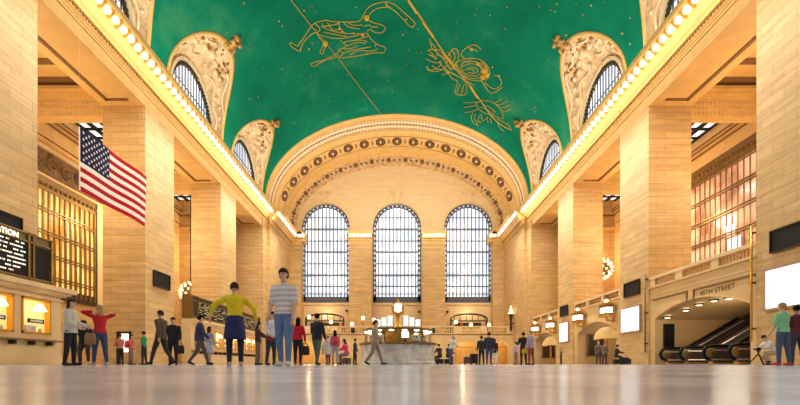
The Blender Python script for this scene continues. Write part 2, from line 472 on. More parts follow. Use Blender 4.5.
for s in (-1, 1):
    for li, c in enumerate(LUN):
        # loft from the cut edge in the vault back to the arched window
        def border(t, k=1.0, lift=0):
            u, z = LHW*k*math.cos(t), LZ+LHH*k*math.sin(t)
            z = min(z, EZ+EB*.985); th = th_of_z(z)
            return Vector((s*(EA-lift)*math.cos(th), c+u, z-lift*.5*math.sin(th)))
        def win(t, k=1.0):
            return Vector((s*19.2, c+4.55*k*math.cos(t), 23.1+4.75*k*math.sin(t)))
        g = MB(); rows = []
        N = 32
        for j in range(9):
            q = j/8; row = []
            for k in range(N+1):
                t = PI*k/N; a, e = border(t), win(t)
                v = a.lerp(e, q); bul = math.sin(PI*q)*.35
                v += Vector((s*bul*.5, math.cos(t)*bul*.6, math.sin(t)*bul))
                row.append(v)
            rows.append(row)
        g.grid(rows)
        sh = struct(g.build('trim_%d' % (5+li+(3 if s > 0 else 0)), M['shell'], smooth=True))
        # flat gilded border
        g = MB()
        g.grid([[border(PI*k/N, 1.0, -.02) for k in range(N+1)], [border(PI*k/N, .995, .07) for k in range(N+1)], [border(PI*k/N, .955, .08) for k in range(N+1)], [border(PI*k/N, .945, -.05) for k in range(N+1)]])
        g.build('gilded_border', M['gold_plaster'], sh, smooth=True)
        # relief on the shell: cartouche, wings, wreath scrolls
        def on(t, q, up=.12):
            a, e = border(t), win(t); v = a.lerp(e, q); bul = math.sin(PI*q)*.35
            return v+Vector((s*bul*.5, math.cos(t)*bul*.6, math.sin(t)*bul))+Vector((-s*up, 0, -up*.6))
        g = MB()
        g.sphere(on(PI/2, .45), .55, 10, 0, .5, .9, 1.1)
        for d in (-1, 1):
            for k in range(7):
                t = PI/2+d*(.22+.15*k); g.sphere(on(t, .5+.06*math.sin(k*2)), .36-.03*k, 8, 0, .7, 1, .9)
            for q0 in (.25, .72):
                g.tube([on(PI/2+d*(.12+.085*k), q0+.09*math.sin(k*.9), .08) for k in range(15)], .11, 6)
        g.build('plaster_relief', M['cream_plaster'], sh, smooth=True)
        g = MB()
        rnd = random.Random(li)
        for k in range(26):
            t = PI/2+rnd.uniform(-.6, .6); g.sphere(on(t, rnd.uniform(.1, .5), .1), rnd.uniform(.1, .22), 6)
        g.build('gilded_relief', M['ornament'], sh)
        # crest standing at the crown of the border
        g = MB(); a = border(PI/2, 1.0, .1); out = Vector((-s*.75, 0, .45)).normalized()
        rc = random.Random(11+li)
        for k in range(24):
            l = rc.uniform(-.5, .75); g.sphere(a+out*l+Vector((s*rc.uniform(-.2, .2), rc.uniform(-.75, .75)*(1.1-abs(l)), rc.uniform(-.25, .25))), rc.uniform(.12, .26), 6)
        for dy, l in ((-.35, .9), (0, 1.15), (.35, .95)): g.tube([a, a+out*l*.6+Vector((0, dy*.6, 0)), a+out*l+Vector((0, dy, 0))], [.14, .12, .04], 6)
        g.build('crest', M['crest'], sh, smooth=True)
        # arched window
        pts = [(4.55*math.cos(PI*k/N), 23.1+4.75*math.sin(PI*k/N)) for k in range(N+1)]
        g = MB(); vs = [(s*19.35, c+u, z) for u, z in pts]+[(s*19.35, c-4.55, 21.9), (s*19.35, c+4.55, 21.9)]
        g.add(vs, [list(range(len(vs)))[::-s]])
        wn = struct(g.build('window_%d' % (3+li+(3 if s > 0 else 0)), M['pane']))
        g = MB()
        g.grid([[(s*(19.35-dx), c+u*kk, 23.1+(z-23.1)*kk) for u, z in pts] for kk, dx in ((1.01, .0), (1.01, .45), (.955, .45), (.955, .0))])
        g.build('window_frame', M['cream_plaster'], wn)
        g = MB()
        for k in range(1, 40):
            t = PI*k/40; g.sphere((s*19.18, c+4.1*math.cos(t), 23.1+4.3*math.sin(t)), .2, 6)
        g.grid([[(s*(19.3-dx), c+u*kk, 23.1+(z-23.1)*kk) for u, z in pts] for kk, dx in ((.95, .05), (.88, .05))])
        g.build('arch_ornament', M['bronze_dark'], wn)
        for k in range(-7, 8):
            u = k*.56; zt = 23.1+4.75*math.sqrt(max(0, 1-(u/4.55)**2))
            g = MB(); g.box(s*19.26, s*19.33, c+u-.06, c+u+.06, 21.9, zt); g.build('mullion', M['irondark'], wn)
        for z in (23.4, 25.2):
            hw = 4.55*math.sqrt(max(0, 1-max(0, (z-23.1)/4.75)**2))
            g = MB(); g.box(s*19.26, s*19.33, c-hw, c+hw, z, z+.1); g.build('transom', M['iron'], wn)

# star figures: loose gold line drawings on the vault (generic figures), parts of the ceiling
def vp(px, py, lift=.05):
    a, bb = (px-CX)/F, (CY-py)/F
    A = (a/EA)**2+(bb/EB)**2; B = 2*bb*(H0-EZ)/EB**2; Cc = ((H0-EZ)/EB)**2-1
    t = (-B+math.sqrt(B*B-4*A*Cc))/(2*A)
    p = Vector((a*t, t, H0+bb*t)); n = Vector((p.x/EA**2, 0, (p.z-EZ)/EB**2)).normalized()
    return p-n*lift
def smooth_poly(pts, n=4):
    out = []
    for i in range(len(pts)-1):
        p0, p1, p2, p3 = pts[max(i-1, 0)], pts[i], pts[i+1], pts[min(i+2, len(pts)-1)]
        for k in range(n):
            t = k/n
            out.append(tuple(.5*((2*p1[a])+(-p0[a]+p2[a])*t+(2*p0[a]-5*p1[a]+4*p2[a]-p3[a])*t*t+(-p0[a]+3*p1[a]-3*p2[a]+p3[a])*t**3) for a in (0, 1)))
    return out+[pts[-1]]
def figure(name, polys, ox, oy, k, r, m, dots=()):
    g = MB()
    for poly in polys:
        g.tube([vp(ox+x/k, oy+y/k) for x, y in smooth_poly(poly)], r, 5)
    for x, y, rr in dots: g.sphere(vp(ox+x/k, oy+y/k), rr, 8)
    return g.build(name, m, ceil)
hero = [
 [(115,290),(98,284),(72,270),(55,250),(68,242),(98,260),(110,245),(140,205),(165,165),(195,132),(260,112),(300,120),(420,122),(460,112),(480,78),(500,45),(540,20),(600,8),(650,20),(700,60),(765,120),(768,142),(745,150),(690,92),(635,45),(590,38),(545,50),(515,75),(505,105),(530,125),(578,138),(602,158),(580,185),(540,180),(515,165),(498,178)],
 [(115,290),(130,245),(170,200),(205,180)], [(200,130),(228,165),(215,190),(300,215),(380,212),(500,185)],
 [(240,130),(258,160),(350,185),(470,190)], [(270,125),(300,168),(350,160)], [(330,120),(345,160),(375,190)], [(360,120),(390,150),(455,162)], [(385,120),(415,140),(470,140)],
 [(235,150),(300,140),(340,130)], [(250,180),(320,195),(380,205)],
 [(205,180),(230,220),(250,240),(235,280),(228,298),(244,302),(262,255)],
 [(500,190),(520,220),(555,250),(600,270),(592,298),(540,298),(480,310),(420,320),(340,326),(362,300),(332,285),(380,260),(362,240),(430,225),(500,205)],
 [(380,260),(440,240),(490,245)], [(362,300),(430,280),(520,265)], [(400,310),(450,285),(520,290),(560,275)], [(420,230),(460,225),(500,235)], [(350,275),(400,275),(440,260)],
 [(175,365),(200,350),(232,345),(282,325),(335,298)], [(175,372),(200,374),(240,350),(335,315)], [(480,145),(510,140),(525,150),(560,150)], [(600,10),(612,28),(632,40)]]
figure('star_figure', hero, 280, 0, 5.714, .034, M['figure_gold'], [(495,98,.3), (257,244,.32), (472,194,.2), (340,160,.12), (165,278,.1), (722,108,.1), (610,28,.1), (185,245,.08), (350,180,.1), (420,188,.1), (545,258,.08)])
twins = [
 [(640,196),(655,210),(662,236)], [(648,190),(668,212),(668,238)], [(632,190),(650,200),(655,240)], [(590,190),(615,186),(645,192)], [(588,200),(600,190),(618,190)], [(600,232),(625,240),(650,238)], [(612,212),(625,212),(628,222)],
 [(560,205),(575,215),(590,222),(610,244)], [(575,195),(580,210),(590,215)], [(540,180),(550,200),(562,212)], [(548,160),(556,172),(556,190)], [(490,150),(498,165),(515,178)], [(496,132),(506,140),(514,158)],
 [(492,118),(500,150),(520,152),(545,172),(562,150),(577,152),(580,180),(568,202)], [(485,155),(502,150),(520,165),(540,180)], [(482,180),(510,192),(527,186),(520,205),(490,216),(484,200)],
 [(480,205),(500,218),(525,215),(545,200)], [(570,192),(600,180),(640,180),(665,198),(668,235),(642,247),(610,242),(585,225),(570,192)],
 [(585,206),(620,194),(650,208),(640,232),(602,226),(590,210)], [(600,215),(622,205),(640,215),(630,225),(608,220)], [(602,180),(588,165),(608,145),(640,156)], [(610,142),(630,136),(650,150)],
 [(660,252),(690,272),(712,258),(706,236),(692,230)], [(650,245),(680,285),(715,268)], [(545,215),(560,240),(577,250),(570,285),(600,290),(606,262),(592,240)], [(575,285),(585,258)], [(590,288),(597,260)],
 [(520,190),(545,215),(575,232)], [(530,230),(555,222),(590,240),(630,262)], [(560,150),(570,175),(560,200),(585,222)], [(545,172),(560,190),(575,205)], [(510,165),(530,175),(545,200),(560,215)],
 [(655,190),(672,205),(676,230),(664,246)], [(660,200),(668,215),(660,235),(648,240)], [(500,200),(515,212),(535,212),(548,226)], [(485,165),(500,172),(512,182)]]
figure('star_figure', twins, 270, 0, 3.077, .036, M['figure_gold'], [(660,215,.35), (655,235,.3), (640,195,.2), (545,190,.12), (620,150,.18), (685,205,.08), (705,232,.1), (500,165,.1), (668,228,.3)])
crab = [
 [(595,315),(620,314),(645,312)], [(598,330),(620,326),(640,322)], [(600,345),(620,342),(638,336)], [(635,316),(660,308),(690,316),(714,340),(716,364),(692,356),(660,346),(640,332),(635,316)],
 [(688,315),(700,312),(711,303)], [(698,322),(715,318),(731,309)], [(708,330),(724,329),(739,321)], [(714,340),(728,341),(743,335)], [(625,345),(620,360),(627,378),(642,386)], [(632,350),(630,365),(640,380)],
 [(700,365),(722,376),(735,384),(744,400)], [(700,372),(708,392),(722,404)], [(650,350),(656,370),(671,358)], [(655,322),(675,328),(695,345)], [(645,328),(668,336),(690,352)], [(668,360),(672,378)], [(678,362),(682,378)], [(648,352),(640,370),(652,376)]]
figure('star_figure', crab, 270, 0, 3.077, .032, M['figure_gold'])
figure('sky_line', [[(64,-2),(130,82),(200,165),(270,258),(340,347)]], 270, 0, 3.077, .05, M['line_gold'])
figure('sky_line', [[(425,-2),(452,38)], [(472,68),(503,112)], [(532,160),(560,195)], [(615,262),(640,300)]], 270, 0, 3.077, .12, M['figure_gold'])
figure('sky_line', [[(452,38),(472,68)], [(455,36),(475,66)]], 270, 0, 3.077, .035, M['figure_gold'])
figure('sky_line', [[(500,108),(560,195),(620,268),(690,365),(744,400)]], 270, 0, 3.077, .055, M['figure_gold'])
g = MB(); rnd = random.Random(3)
for k in range(85):
    px, py = rnd.uniform(170, 640), rnd.uniform(2, 125)
    if abs(px-397) > 130 or py < 95: g.sphere(vp(px, py), rnd.choice([.05, .06, .08, .1]), 6)
g.build('painted_stars', M['line_gold'], ceil)

# ------------------------------------------------------------------ deep end arch
def eparam(t, y, a=EA, bb=EB): return Vector((-a*math.cos(t), y, EZ+bb*math.sin(t)))
NT = 72
def band(y0, y1, a0=EA, b0=EB, a1=None, b1=None, mi=0, g=None):
    a1 = a1 or a0; b1 = b1 or b0
    g.grid([[eparam(-.12+(PI+.24)*k/NT, y0, a0, b0) for k in range(NT+1)], [eparam(-.12+(PI+.24)*k/NT, y1, a1, b1) for k in range(NT+1)]], mi)
g = MB()
band(62.1, 62.1, EA+.5, EB+.5, EA-.12, EB-.12, 0, g); band(62.1, 63.1, EA-.12, EB-.12, g=g)
band(63.1, 63.1, EA-.12, EB-.12, EA-.2, EB-.2, 0, g); band(63.1, 63.4, EA-.2, EB-.2, g=g); band(63.4, 63.4, EA-.2, EB-.2, EA, EB, 1, g)
band(63.4, 66.3, EA, EB, mi=1, g=g)
band(66.3, 66.3, EA, EB, EA-.18, EB-.18, 0, g); band(66.3, 66.6, EA-.18, EB-.18, g=g); band(66.6, 66.6, EA-.18, EB-.18, EA, EB, 0, g)
band(66.6, 74.0, EA, EB, mi=0, g=g)
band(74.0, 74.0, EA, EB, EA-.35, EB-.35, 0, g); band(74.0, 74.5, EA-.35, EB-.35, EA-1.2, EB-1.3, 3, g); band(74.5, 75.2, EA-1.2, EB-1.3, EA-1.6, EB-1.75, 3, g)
arch = struct(g.build('trim_11', [M['gold_plaster'], M['cream_plaster'], M['ornament'], M['band_dark']], smooth=True))
for y, r_ in ((63.75, .11), (64.85, .16), (65.95, .11)):
    g = MB(); n_ = 120
    for k in range(n_+1):
        g.sphere(eparam(.03+(PI-.06)*k/n_, y), r_, 6)
    g.build('bead_moulding', M['ornament'], arch)
    g = MB(); band(y-.2, y-.15, EA-.05, EB-.05, g=g); band(y+.15, y+.2, EA-.05, EB-.05, g=g)
    g.build('fillet_moulding', M['ornament'], arch)
g = MB(); rnd = random.Random(5)
for k in range(58):
    t = .04+(PI-.08)*k/57; c = eparam(t, 74.3, EA-.85, EB-.9)
    g.sphere(c, .2 if k % 3 else .38, 8)
g.build('leaf_moulding', M['relief'], arch)
# rosette band
g = MB(); band(68.2, 68.35, EA-.07, EB-.07, g=g); band(71.3, 71.45, EA-.07, EB-.07, g=g); g.build('fillet_moulding', M['fillet'], arch)
xs = [0, 2.6, 5.2, 7.75, 10.2, 12.6, 14.7, 16.45, 17.85]
ths = []
for x in xs:
    ths.append(math.acos(-x/EA))
    if x: ths.append(math.acos(x/EA))
for t in ths:
    c = eparam(t, 69.8); nrm = -Vector((c.x/EA**2, 0, (c.z-EZ)/EB**2)).normalized()
    g = MB(); g.lathe([(.02, .03), (.7, .03), (.76, .1), (.76, 0)], c, 20, 0, nrm)
    def stretch(g):
        for v in g.v: v.y = 69.8+(v.y-69.8)*1.55
        return g
    stretch(g)
    ro = g.build('rosette', M['umber'], arch)
    g = MB(); g.lathe([(.45, .03), (.48, .12), (.53, .12), (.56, .03)], c, 20, 0, nrm); stretch(g).build('rosette_ring', M['ornament'], ro)
    g = MB(); g.lathe([(.2, .03), (.18, .14), (.02, .2)], c, 14, 0, nrm); stretch(g).build('rosette_boss', M['cream_plaster'], ro)
g = MB()
for i in range(-8, 9):
    pass
srt = sorted(ths)
for a_, b2 in zip(srt[:-1], srt[1:]):
    t = (a_+b2)/2
    for dy in (-.5, 0, .5): g.sphere(eparam(t, 69.8+dy), .14 if dy else .2, 6)
g.build('leaf_moulding', M['ornament'], arch)

M['fret'] = emis('fretwork_glow', (200, 208, 226), .45, sampling=False)
# end wall with three arched windows
WC, WHW, SILL, SPR = [-12.2, 0, 12.2], 4.12, 10.45, 23.35
def wall_top(x): return EZ+13.2*math.sqrt(max(0, 1-(x/19.6)**2))+.2
cols = [-19.4+k*.6 for k in range(66)]
for c in WC: cols += [c+WHW*math.cos(PI*k/20) for k in range(21)]
cols = sorted(set(round(v, 4) for v in cols if abs(v) < 19.5))
g = MB()
for x0, x1 in zip(cols[:-1], cols[1:]):
    xm = (x0+x1)/2; c = next((c for c in WC if abs(xm-c) < WHW), None)
    def az(x): return SPR+WHW*math.sqrt(max(0, 1-((x-c)/WHW)**2))
    if c is None:
        g.add([(x0,YW,0),(x1,YW,0),(x1,YW,wall_top(x1)),(x0,YW,wall_top(x0))], [(0,1,2,3)])
    else:
        g.add([(x0,YW,0),(x1,YW,0),(x1,YW,SILL),(x0,YW,SILL)], [(0,1,2,3)])
        g.add([(x0,YW,az(x0)),(x1,YW,az(x1)),(x1,YW,wall_top(x1)),(x0,YW,wall_top(x0))], [(0,1,2,3)])
        g.add([(x0,YW,az(x0)),(x1,YW,az(x1)),(x1,YW+1.2,az(x1)),(x0,YW+1.2,az(x0))], [(3,2,1,0)])
for c in WC:
    for sx in (-1, 1):
        x = c+sx*WHW; g.add([(x,YW,SILL),(x,YW+1.2,SILL),(x,YW+1.2,SPR),(x,YW,SPR)], [(0,1,2,3)])
    g.add([(c-WHW,YW,SILL),(c+WHW,YW,SILL),(c+WHW,YW+1.2,SILL),(c-WHW,YW+1.2,SILL)], [(0,1,2,3)])
ew = struct(g.build('wall_end', M['stone_fine']))
g = MB()
for c in WC:     # moulded surround + keystone + sill
    pts = [(WHW*math.cos(PI*k/28), SPR+WHW*math.sin(PI*k/28)) for k in range(29)]
    g.grid([[(c+u*k_, YW-d, SPR+(z-SPR)*k_) for u, z in pts] for k_, d in ((1.0, 0), (1.0, .14), (1.09, .14), (1.1, 0))])
    g.add([(c-.35,YW-.3,27.45),(c+.35,YW-.3,27.45),(c+.5,YW-.3,29),(c-.5,YW-.3,29),(c-.35,YW,27.45),(c+.35,YW,27.45),(c+.5,YW,29),(c-.5,YW,29)], [(0,1,2,3),(0,4,5,1),(1,5,6,2),(2,6,7,3),(3,7,4,0)])
    g.box(c-1.1, c+1.1, YW-.35, YW, 29, 29.2)
    g.box(c-WHW-.1, c+WHW+.1, YW-.3, YW+.2, SILL-.35, SILL)
g.build('window_surround', M['stone_pale'], ew)
for i, c in enumerate(WC):
    pts = [(WHW*math.cos(PI*k/28), SPR+WHW*math.sin(PI*k/28)) for k in range(29)]
    yy = YW+.9
    g = MB(); vs = [(c+u, yy, z) for u, z in pts]+[(c-WHW, yy, SILL), (c+WHW, yy, SILL)]
    g.add(vs, [list(range(len(vs)))])
    wn = struct(g.build('window_%d' % (9+i), M['pane']))
    g = MB()
    out = [(u, z) for u, z in pts]+[(-WHW, SILL)]; inn = [(u*.86, SPR+(z-SPR)*.86) for u, z in pts]+[(-WHW*.86, SILL+.6)]
    out.insert(0, (WHW, SILL)); inn.insert(0, (WHW*.86, SILL+.6))
    g.grid([[(c+u, yy-.02, z) for u, z in out], [(c+u, yy-.25, z) for u, z in out], [(c+u, yy-.25, z) for u, z in inn], [(c+u, yy-.02, z) for u, z in inn]])
    g.box(c-WHW, c+WHW, yy-.25, yy-.03, SILL, SILL+1.15)
    g.build('window_frame', M['irondark'], wn)
    g = MB()    # beads of light through the fretted border
    z = SILL+1.6
    while z < SPR:
        for sx in (-1, 1): g.box(c+sx*WHW*.93-.13, c+sx*WHW*.93+.13, yy-.3, yy-.26, z, z+.45)
        z += .85
    for k in range(1, 16):
        t = PI*k/16; g.sphere((c+WHW*.93*math.cos(t), yy-.26, SPR+WHW*.93*math.sin(t)), .15, 6)
    g.build('fretwork', M['fret'], wn)
    for k in range(-5, 6):
        u = k*.64; zt = SPR+WHW*.9*math.sqrt(max(0, 1-(u/(WHW*.9))**2))
        g = MB(); g.box(c+u-.09, c+u+.09, yy-.22, yy-.02, SILL+.6, zt); g.build('mullion', M['iron'], wn)
    for z, h in ((13.4, .32), (15.3, .5), (17.3, .2), (19.3, .42), (21.2, .2), (23.2, .5), (25.2, .18)):
        hw = WHW*.9*math.sqrt(max(0, 1-max(0, (z-SPR)/(WHW*.9))**2))
        g = MB(); g.box(c-hw, c+hw, yy-.3, yy-.02, z-h*.3, z+h*.3); g.build('transom', M['iron'], wn)
    g = MB()      # walkway rails across the lower glass
    for z in (11.9, 12.2): g.box(c-3.5, c+3.5, yy-.24, yy-.03, z, z+.1)
    g.build('walkway_rail', M['iron'], wn)

# pilasters of the end wall with lit caps
for x0, x1 in ((-8.0, -4.2), (4.2, 8.0), (-17.7, -15.95), (15.95, 17.7)):
    g = MB(); g.box(x0, x1, YE1, YW, 0, 21.0)
    g.box(x0-.12, x1+.12, YE1-.12, YW, 0, 1.1)
    pl = struct(g.build('wall_end', M['stone']))
    g = MB()
    for d, z0, z1 in ((.1, 19.2, 19.35), (.08, 19.9, 20.2), (.2, 20.2, 20.45), (.4, 20.45, 20.75), (.75, 20.75, 20.95), (.85, 21.45, 21.8), (.7, 21.8, 22.0)):
        g.box(x0-d*.25, x1+d*.25, YE1-d, YW, z0, z1)
    g.box(x0, x1, YE1-.45, YW, 20.9, 21.5)
    if abs(x0+x1) > 20:
        sg = 1 if x0 > 0 else -1
        for d, z0, z1 in ((.3, 20.3, 20.75), (.6, 20.75, 20.95), (.45, 20.95, 21.45), (.85, 21.45, 21.9)): g.box(sg*15.3, sg*16.6, YE1-d, YW, z0, z1)
    cap = g.build('capital', M['gold_plaster'], pl)
    n_ = 6; bx_ = [x0+(k+.5)*(x1-x0)/n_ for k in range(n_)]
    if abs(x0+x1) > 20: bx_ = [math.copysign(v, x0) for v in (16.1, 15.5)]
    for x in bx_:
        g = MB(); g.sphere((x, YE1-.62, 21.2), .25, 8); g.build('light_bulb', M['bulb'], cap)
# plain side parts of the end wall
# ------------------------------------------------------------------ balcony across the end
BY = 67.0
def balcony_panels(g, n, x0, x1, y, z0, z1):
    for k in range(n):
        xa = x0+(x1-x0)*k/n; xb = x0+(x1-x0)*(k+1)/n
        g.box(xa+.15, xb-.15, y-.02, y+.02, z0, z1)
g = MB()
op = [(-15.8, -12.6), (-11.8, -8.6), (8.7, 12.2), (14.0, 17.0)]
x = -WE
for a_, b2 in op+[(WE, WE)]:
    if a_ > x: g.box(x, a_, BY, BY+.6, 0, 4.6)
    if b2 > a_:
        n_ = 10; xm = (a_+b2)/2; hw = (b2-a_)/2
        for k in range(n_):
            xa, xb = a_+(b2-a_)*k/n_, a_+(b2-a_)*(k+1)/n_
            za = 2.7+.8*math.sqrt(max(0, 1-(((xa+xb)/2-xm)/hw)**2))
            g.box(xa, xb, BY, BY+.6, za, 4.6)
    x = b2
g.box(-WE, WE, BY, YW, 4.5, 4.8)
g.box(-WE, WE, BY-.15, BY+.75, 4.6, 4.8)
bw_ = struct(g.build('wall_balcony', M['stone_plain']))
bal = empty('balustrade', (0, BY, 4.8), 'long stone balustrade of the terrace across the far end', 'balustrade')
g = MB(); g.box(-WE, WE, BY+.05, BY+.5, 5.62, 5.82); g.build('top_rail', M['stone_pale'], bal)
for x in (-17.2, -13.5, -9.6, -6.7, 5.5, 9.2, 13.2, 17.2):
    g = MB(); g.box(x-.5, x+.5, BY, BY+.55, 4.8, 5.64); g.build('pedestal', M['stone_pale'], bal)
xs_ = [-16.5+k*.36 for k in range(92)]
proto = None
for x in xs_:
    if min(abs(x-q) for q in (-17.2, -13.5, -9.6, -6.7, 5.5, 9.2, 13.2, 17.2)) < .6: continue
    if proto is None:
        g = MB(); g.lathe([(.08, 4.8), (.14, 5.0), (.13, 5.1), (.06, 5.4), (.1, 5.63)], (x, BY+.27, 0), 6); proto = g.build('baluster', M['stone_plain'], bal); px0 = x
    else:
        q = cp(proto, bal); q.location = Vector((x-px0, 0, 0))
# passage back walls glowing under the balcony
g = MB(); g.box(-WE, WE, 72.0, 72.2, 0, 4.5)
struct(g.build('wall_passage', M['gold_plaster']))
for i, (a_, b2) in enumerate(((8.9, 12.0), (14.2, 16.8))):
    xm = (a_+b2)/2
    gt = empty('passage_gate', (xm, BY+.3, 0), 'tall gilded gate in the passage opening %s' % ('behind the standing trio' if i == 0 else 'beside the black-suited man at the far right'), 'gate')
    g = MB(); g.box(a_, a_+.12, BY+.2, BY+.35, 0, 2.7); g.box(b2-.12, b2, BY+.2, BY+.35, 0, 2.7); g.box(a_, b2, BY+.2, BY+.35, 2.55, 2.7); g.build('gate_frame', M['gold'], gt)
    for k in range(1, 8):
        if 3 <= k <= 5 and i == 0: continue
        x = a_+(b2-a_)*k/8; g = MB(); g.box(x-.03, x+.03, BY+.24, BY+.3, 0, 2.56); g.build('gate_bar', M['gold'], gt)

# terrace restaurants' canopies and their lamps
for i, (x0, x1) in enumerate(((-15.0, -8.8), (8.9, 14.8))):
    xm = (x0+x1)/2
    ca = empty('terrace_bar', (xm, 72.4, 4.75), ('dark arched glazed terrace bar below the right tall window' if i else 'dark arched glazed terrace bar below the left tall window'), 'bar')
    g = MB(); n_ = 12
    for a_, r_ in ((72.2, .09), (73.0, .09)):
        pts = [(x0+(x1-x0)*k/n_, a_, 7.4+.9*math.sqrt(max(0, 1-((k/n_-.5)/.52)**2))) for k in range(n_+1)]
        g.tube(pts, r_, 6); g.tube([(x0, a_, 7.15), (x1, a_, 7.15)], .07, 6)
        g.tube([(x0, a_, 4.75), (x0, a_, 7.6)], .08, 6); g.tube([(x1, a_, 4.75), (x1, a_, 7.6)], .08, 6)
    for k in range(1, n_, 2):
        x = x0+(x1-x0)*k/n_; z = 7.4+.9*math.sqrt(max(0, 1-((k/n_-.5)/.52)**2))
        g.tube([(x, 72.2, 7.15), (x, 72.2, z)], .06, 6)
    g.build('canopy_frame', M['bronze_dark'], ca)
    g = MB(); g.box(x0+.8, x1-.8, 73.1, 73.5, 4.75, 6.9); g.build('back_bar', M['bronze_dark'], ca)
    g = MB()
    for k in range(9):
        x = x0+1.1+k*(x1-x0-2.2)/8; g.lathe([(.07, 5.95), (.07, 6.2), (.03, 6.27), (.03, 6.36)], (x, 72.95, 0), 6, cap=True)
    g.box(x0+.9, x1-.9, 72.85, 73.1, 5.88, 5.95)
    g.build('bottle_shelf', M['lamp'] if i == 0 else M['marble'], ca)
    for x in (x0+1.6, x1-.4):
        g = MB(); g.box(x, x+.35, 72.6, 72.7, 4.75, 6.8); g.build('red_banner', mat('orange_red_cloth', (206, 84, 44), .6), ca)
    g = MB(); g.box(x0+.3, x1-.3, 71.9, 72.1, 4.75, 5.9); g.build('counter_front', M['stone_pale'], ca)
lamp_lab = {309: 'white table lamp on the terrace just left of the man in the dark jacket', 325: 'white table lamp on the terrace just right of the man in the dark jacket', 331: 'low white table lamp before the left terrace bar',
            363: 'tall white table lamp on the terrace left of the clock', 374: 'white table lamp on the terrace nearest the clock', 352: 'small white table lamp above the left black loudspeaker', 456: 'white table lamp at the left end of the right terrace bar', 471: 'white table lamp before the middle of the right terrace bar', 489: 'white table lamp right of the right terrace bar'}
for px, py in ((309, 317), (325, 317), (331, 322), (363, 318), (374, 320), (352, 324), (456, 322), (471, 325), (489, 325)):
    d = 68.6; x = (px-CX)*d/F; z = H0+(CY-py)*d/F
    t = empty('table_lamp', (x, d, 4.81), lamp_lab[px], 'lamp')
    g = MB(); g.lathe([(.02, z-.3), (.2, z-.26), (.3, z), (.2, z+.26), (.02, z+.3)], (x, d, 0), 10); g.build('lamp_shade', M['lamp'], t, smooth=True)
    g = MB(); g.lathe([(.2, 4.81), (.2, 4.87), (.04, 4.91), (.04, z-.28)], (x, d, 0), 8); g.build('lamp_stand', M['bronze_dark'], t)
for x, z, l in ((-6.7, 5.25, 'black square loudspeaker on the far balustrade left of the round booth'), (5.5, 5.25, 'black square loudspeaker on the far balustrade right of the round booth')):
    t = empty('loudspeaker', (x, BY-.15, 4.8), l, 'speaker')
    g = MB(); g.box(x-.28, x+.28, BY-.3, BY-.01, 4.8, 5.5); g.build('speaker_box', M['black'], t)
    g = MB(); g.lathe([(.02, .02), (.16, .04), (.2, 0)], (x, BY-.31, 5.2), 12, 0, (0, -1, 0)); g.build('speaker_cone', M['bronze_dark'], t)
for px, py, l in ((347, 311, 'small dark wall spotlight under the left tall window at its right end'), (447, 312, 'small dark wall spotlight under the right tall window at its left end'), (419, 312, 'small dark wall spotlight under the middle tall window at its right end')):
    x = (px-CX)*YW/F; z = H0+(CY-py)*YW/F
    t = empty('spotlight', (x, YW-.1, z), l, 'light')
    g = MB(); g.lathe([(.16, -.2), (.22, .2), (.18, .22), (.02, .1)], (x, YW-.45, z), 10, 0, (0, -1, -.2)); g.build('spotlight_can', M['bronze_dark'], t)
    g = MB(); g.tube([(x, YW-.01, z), (x, YW-.3, z)], .05, 6); g.build('bracket', M['bronze_dark'], t)
# wall sconce on the right end section
t = empty('wall_sconce', (WE, 66.6, 5.6), 'bronze torch wall sconce throwing light up the right far wall', 'lamp')
g = MB(); g.lathe([(.1, 5.0), (.22, 5.6), (.16, 6.6), (.3, 7.4), (.42, 7.6)], (WE-.45, 66.6, 0), 10); g.build('sconce_body', M['bronze_dark'], t)
g = MB(); g.tube([(WE-.05, 66.6, 6.2), (WE-.45, 66.6, 6.2)], .1, 6); g.build('bracket', M['bronze_dark'], t)
g = MB(); g.lathe([(.4, 7.6), (.28, 8.0), (.12, 8.5), (.02, 8.9)], (WE-.45, 66.6, 0), 10); g.build('flame_shade', M['lamp'], t, smooth=True)

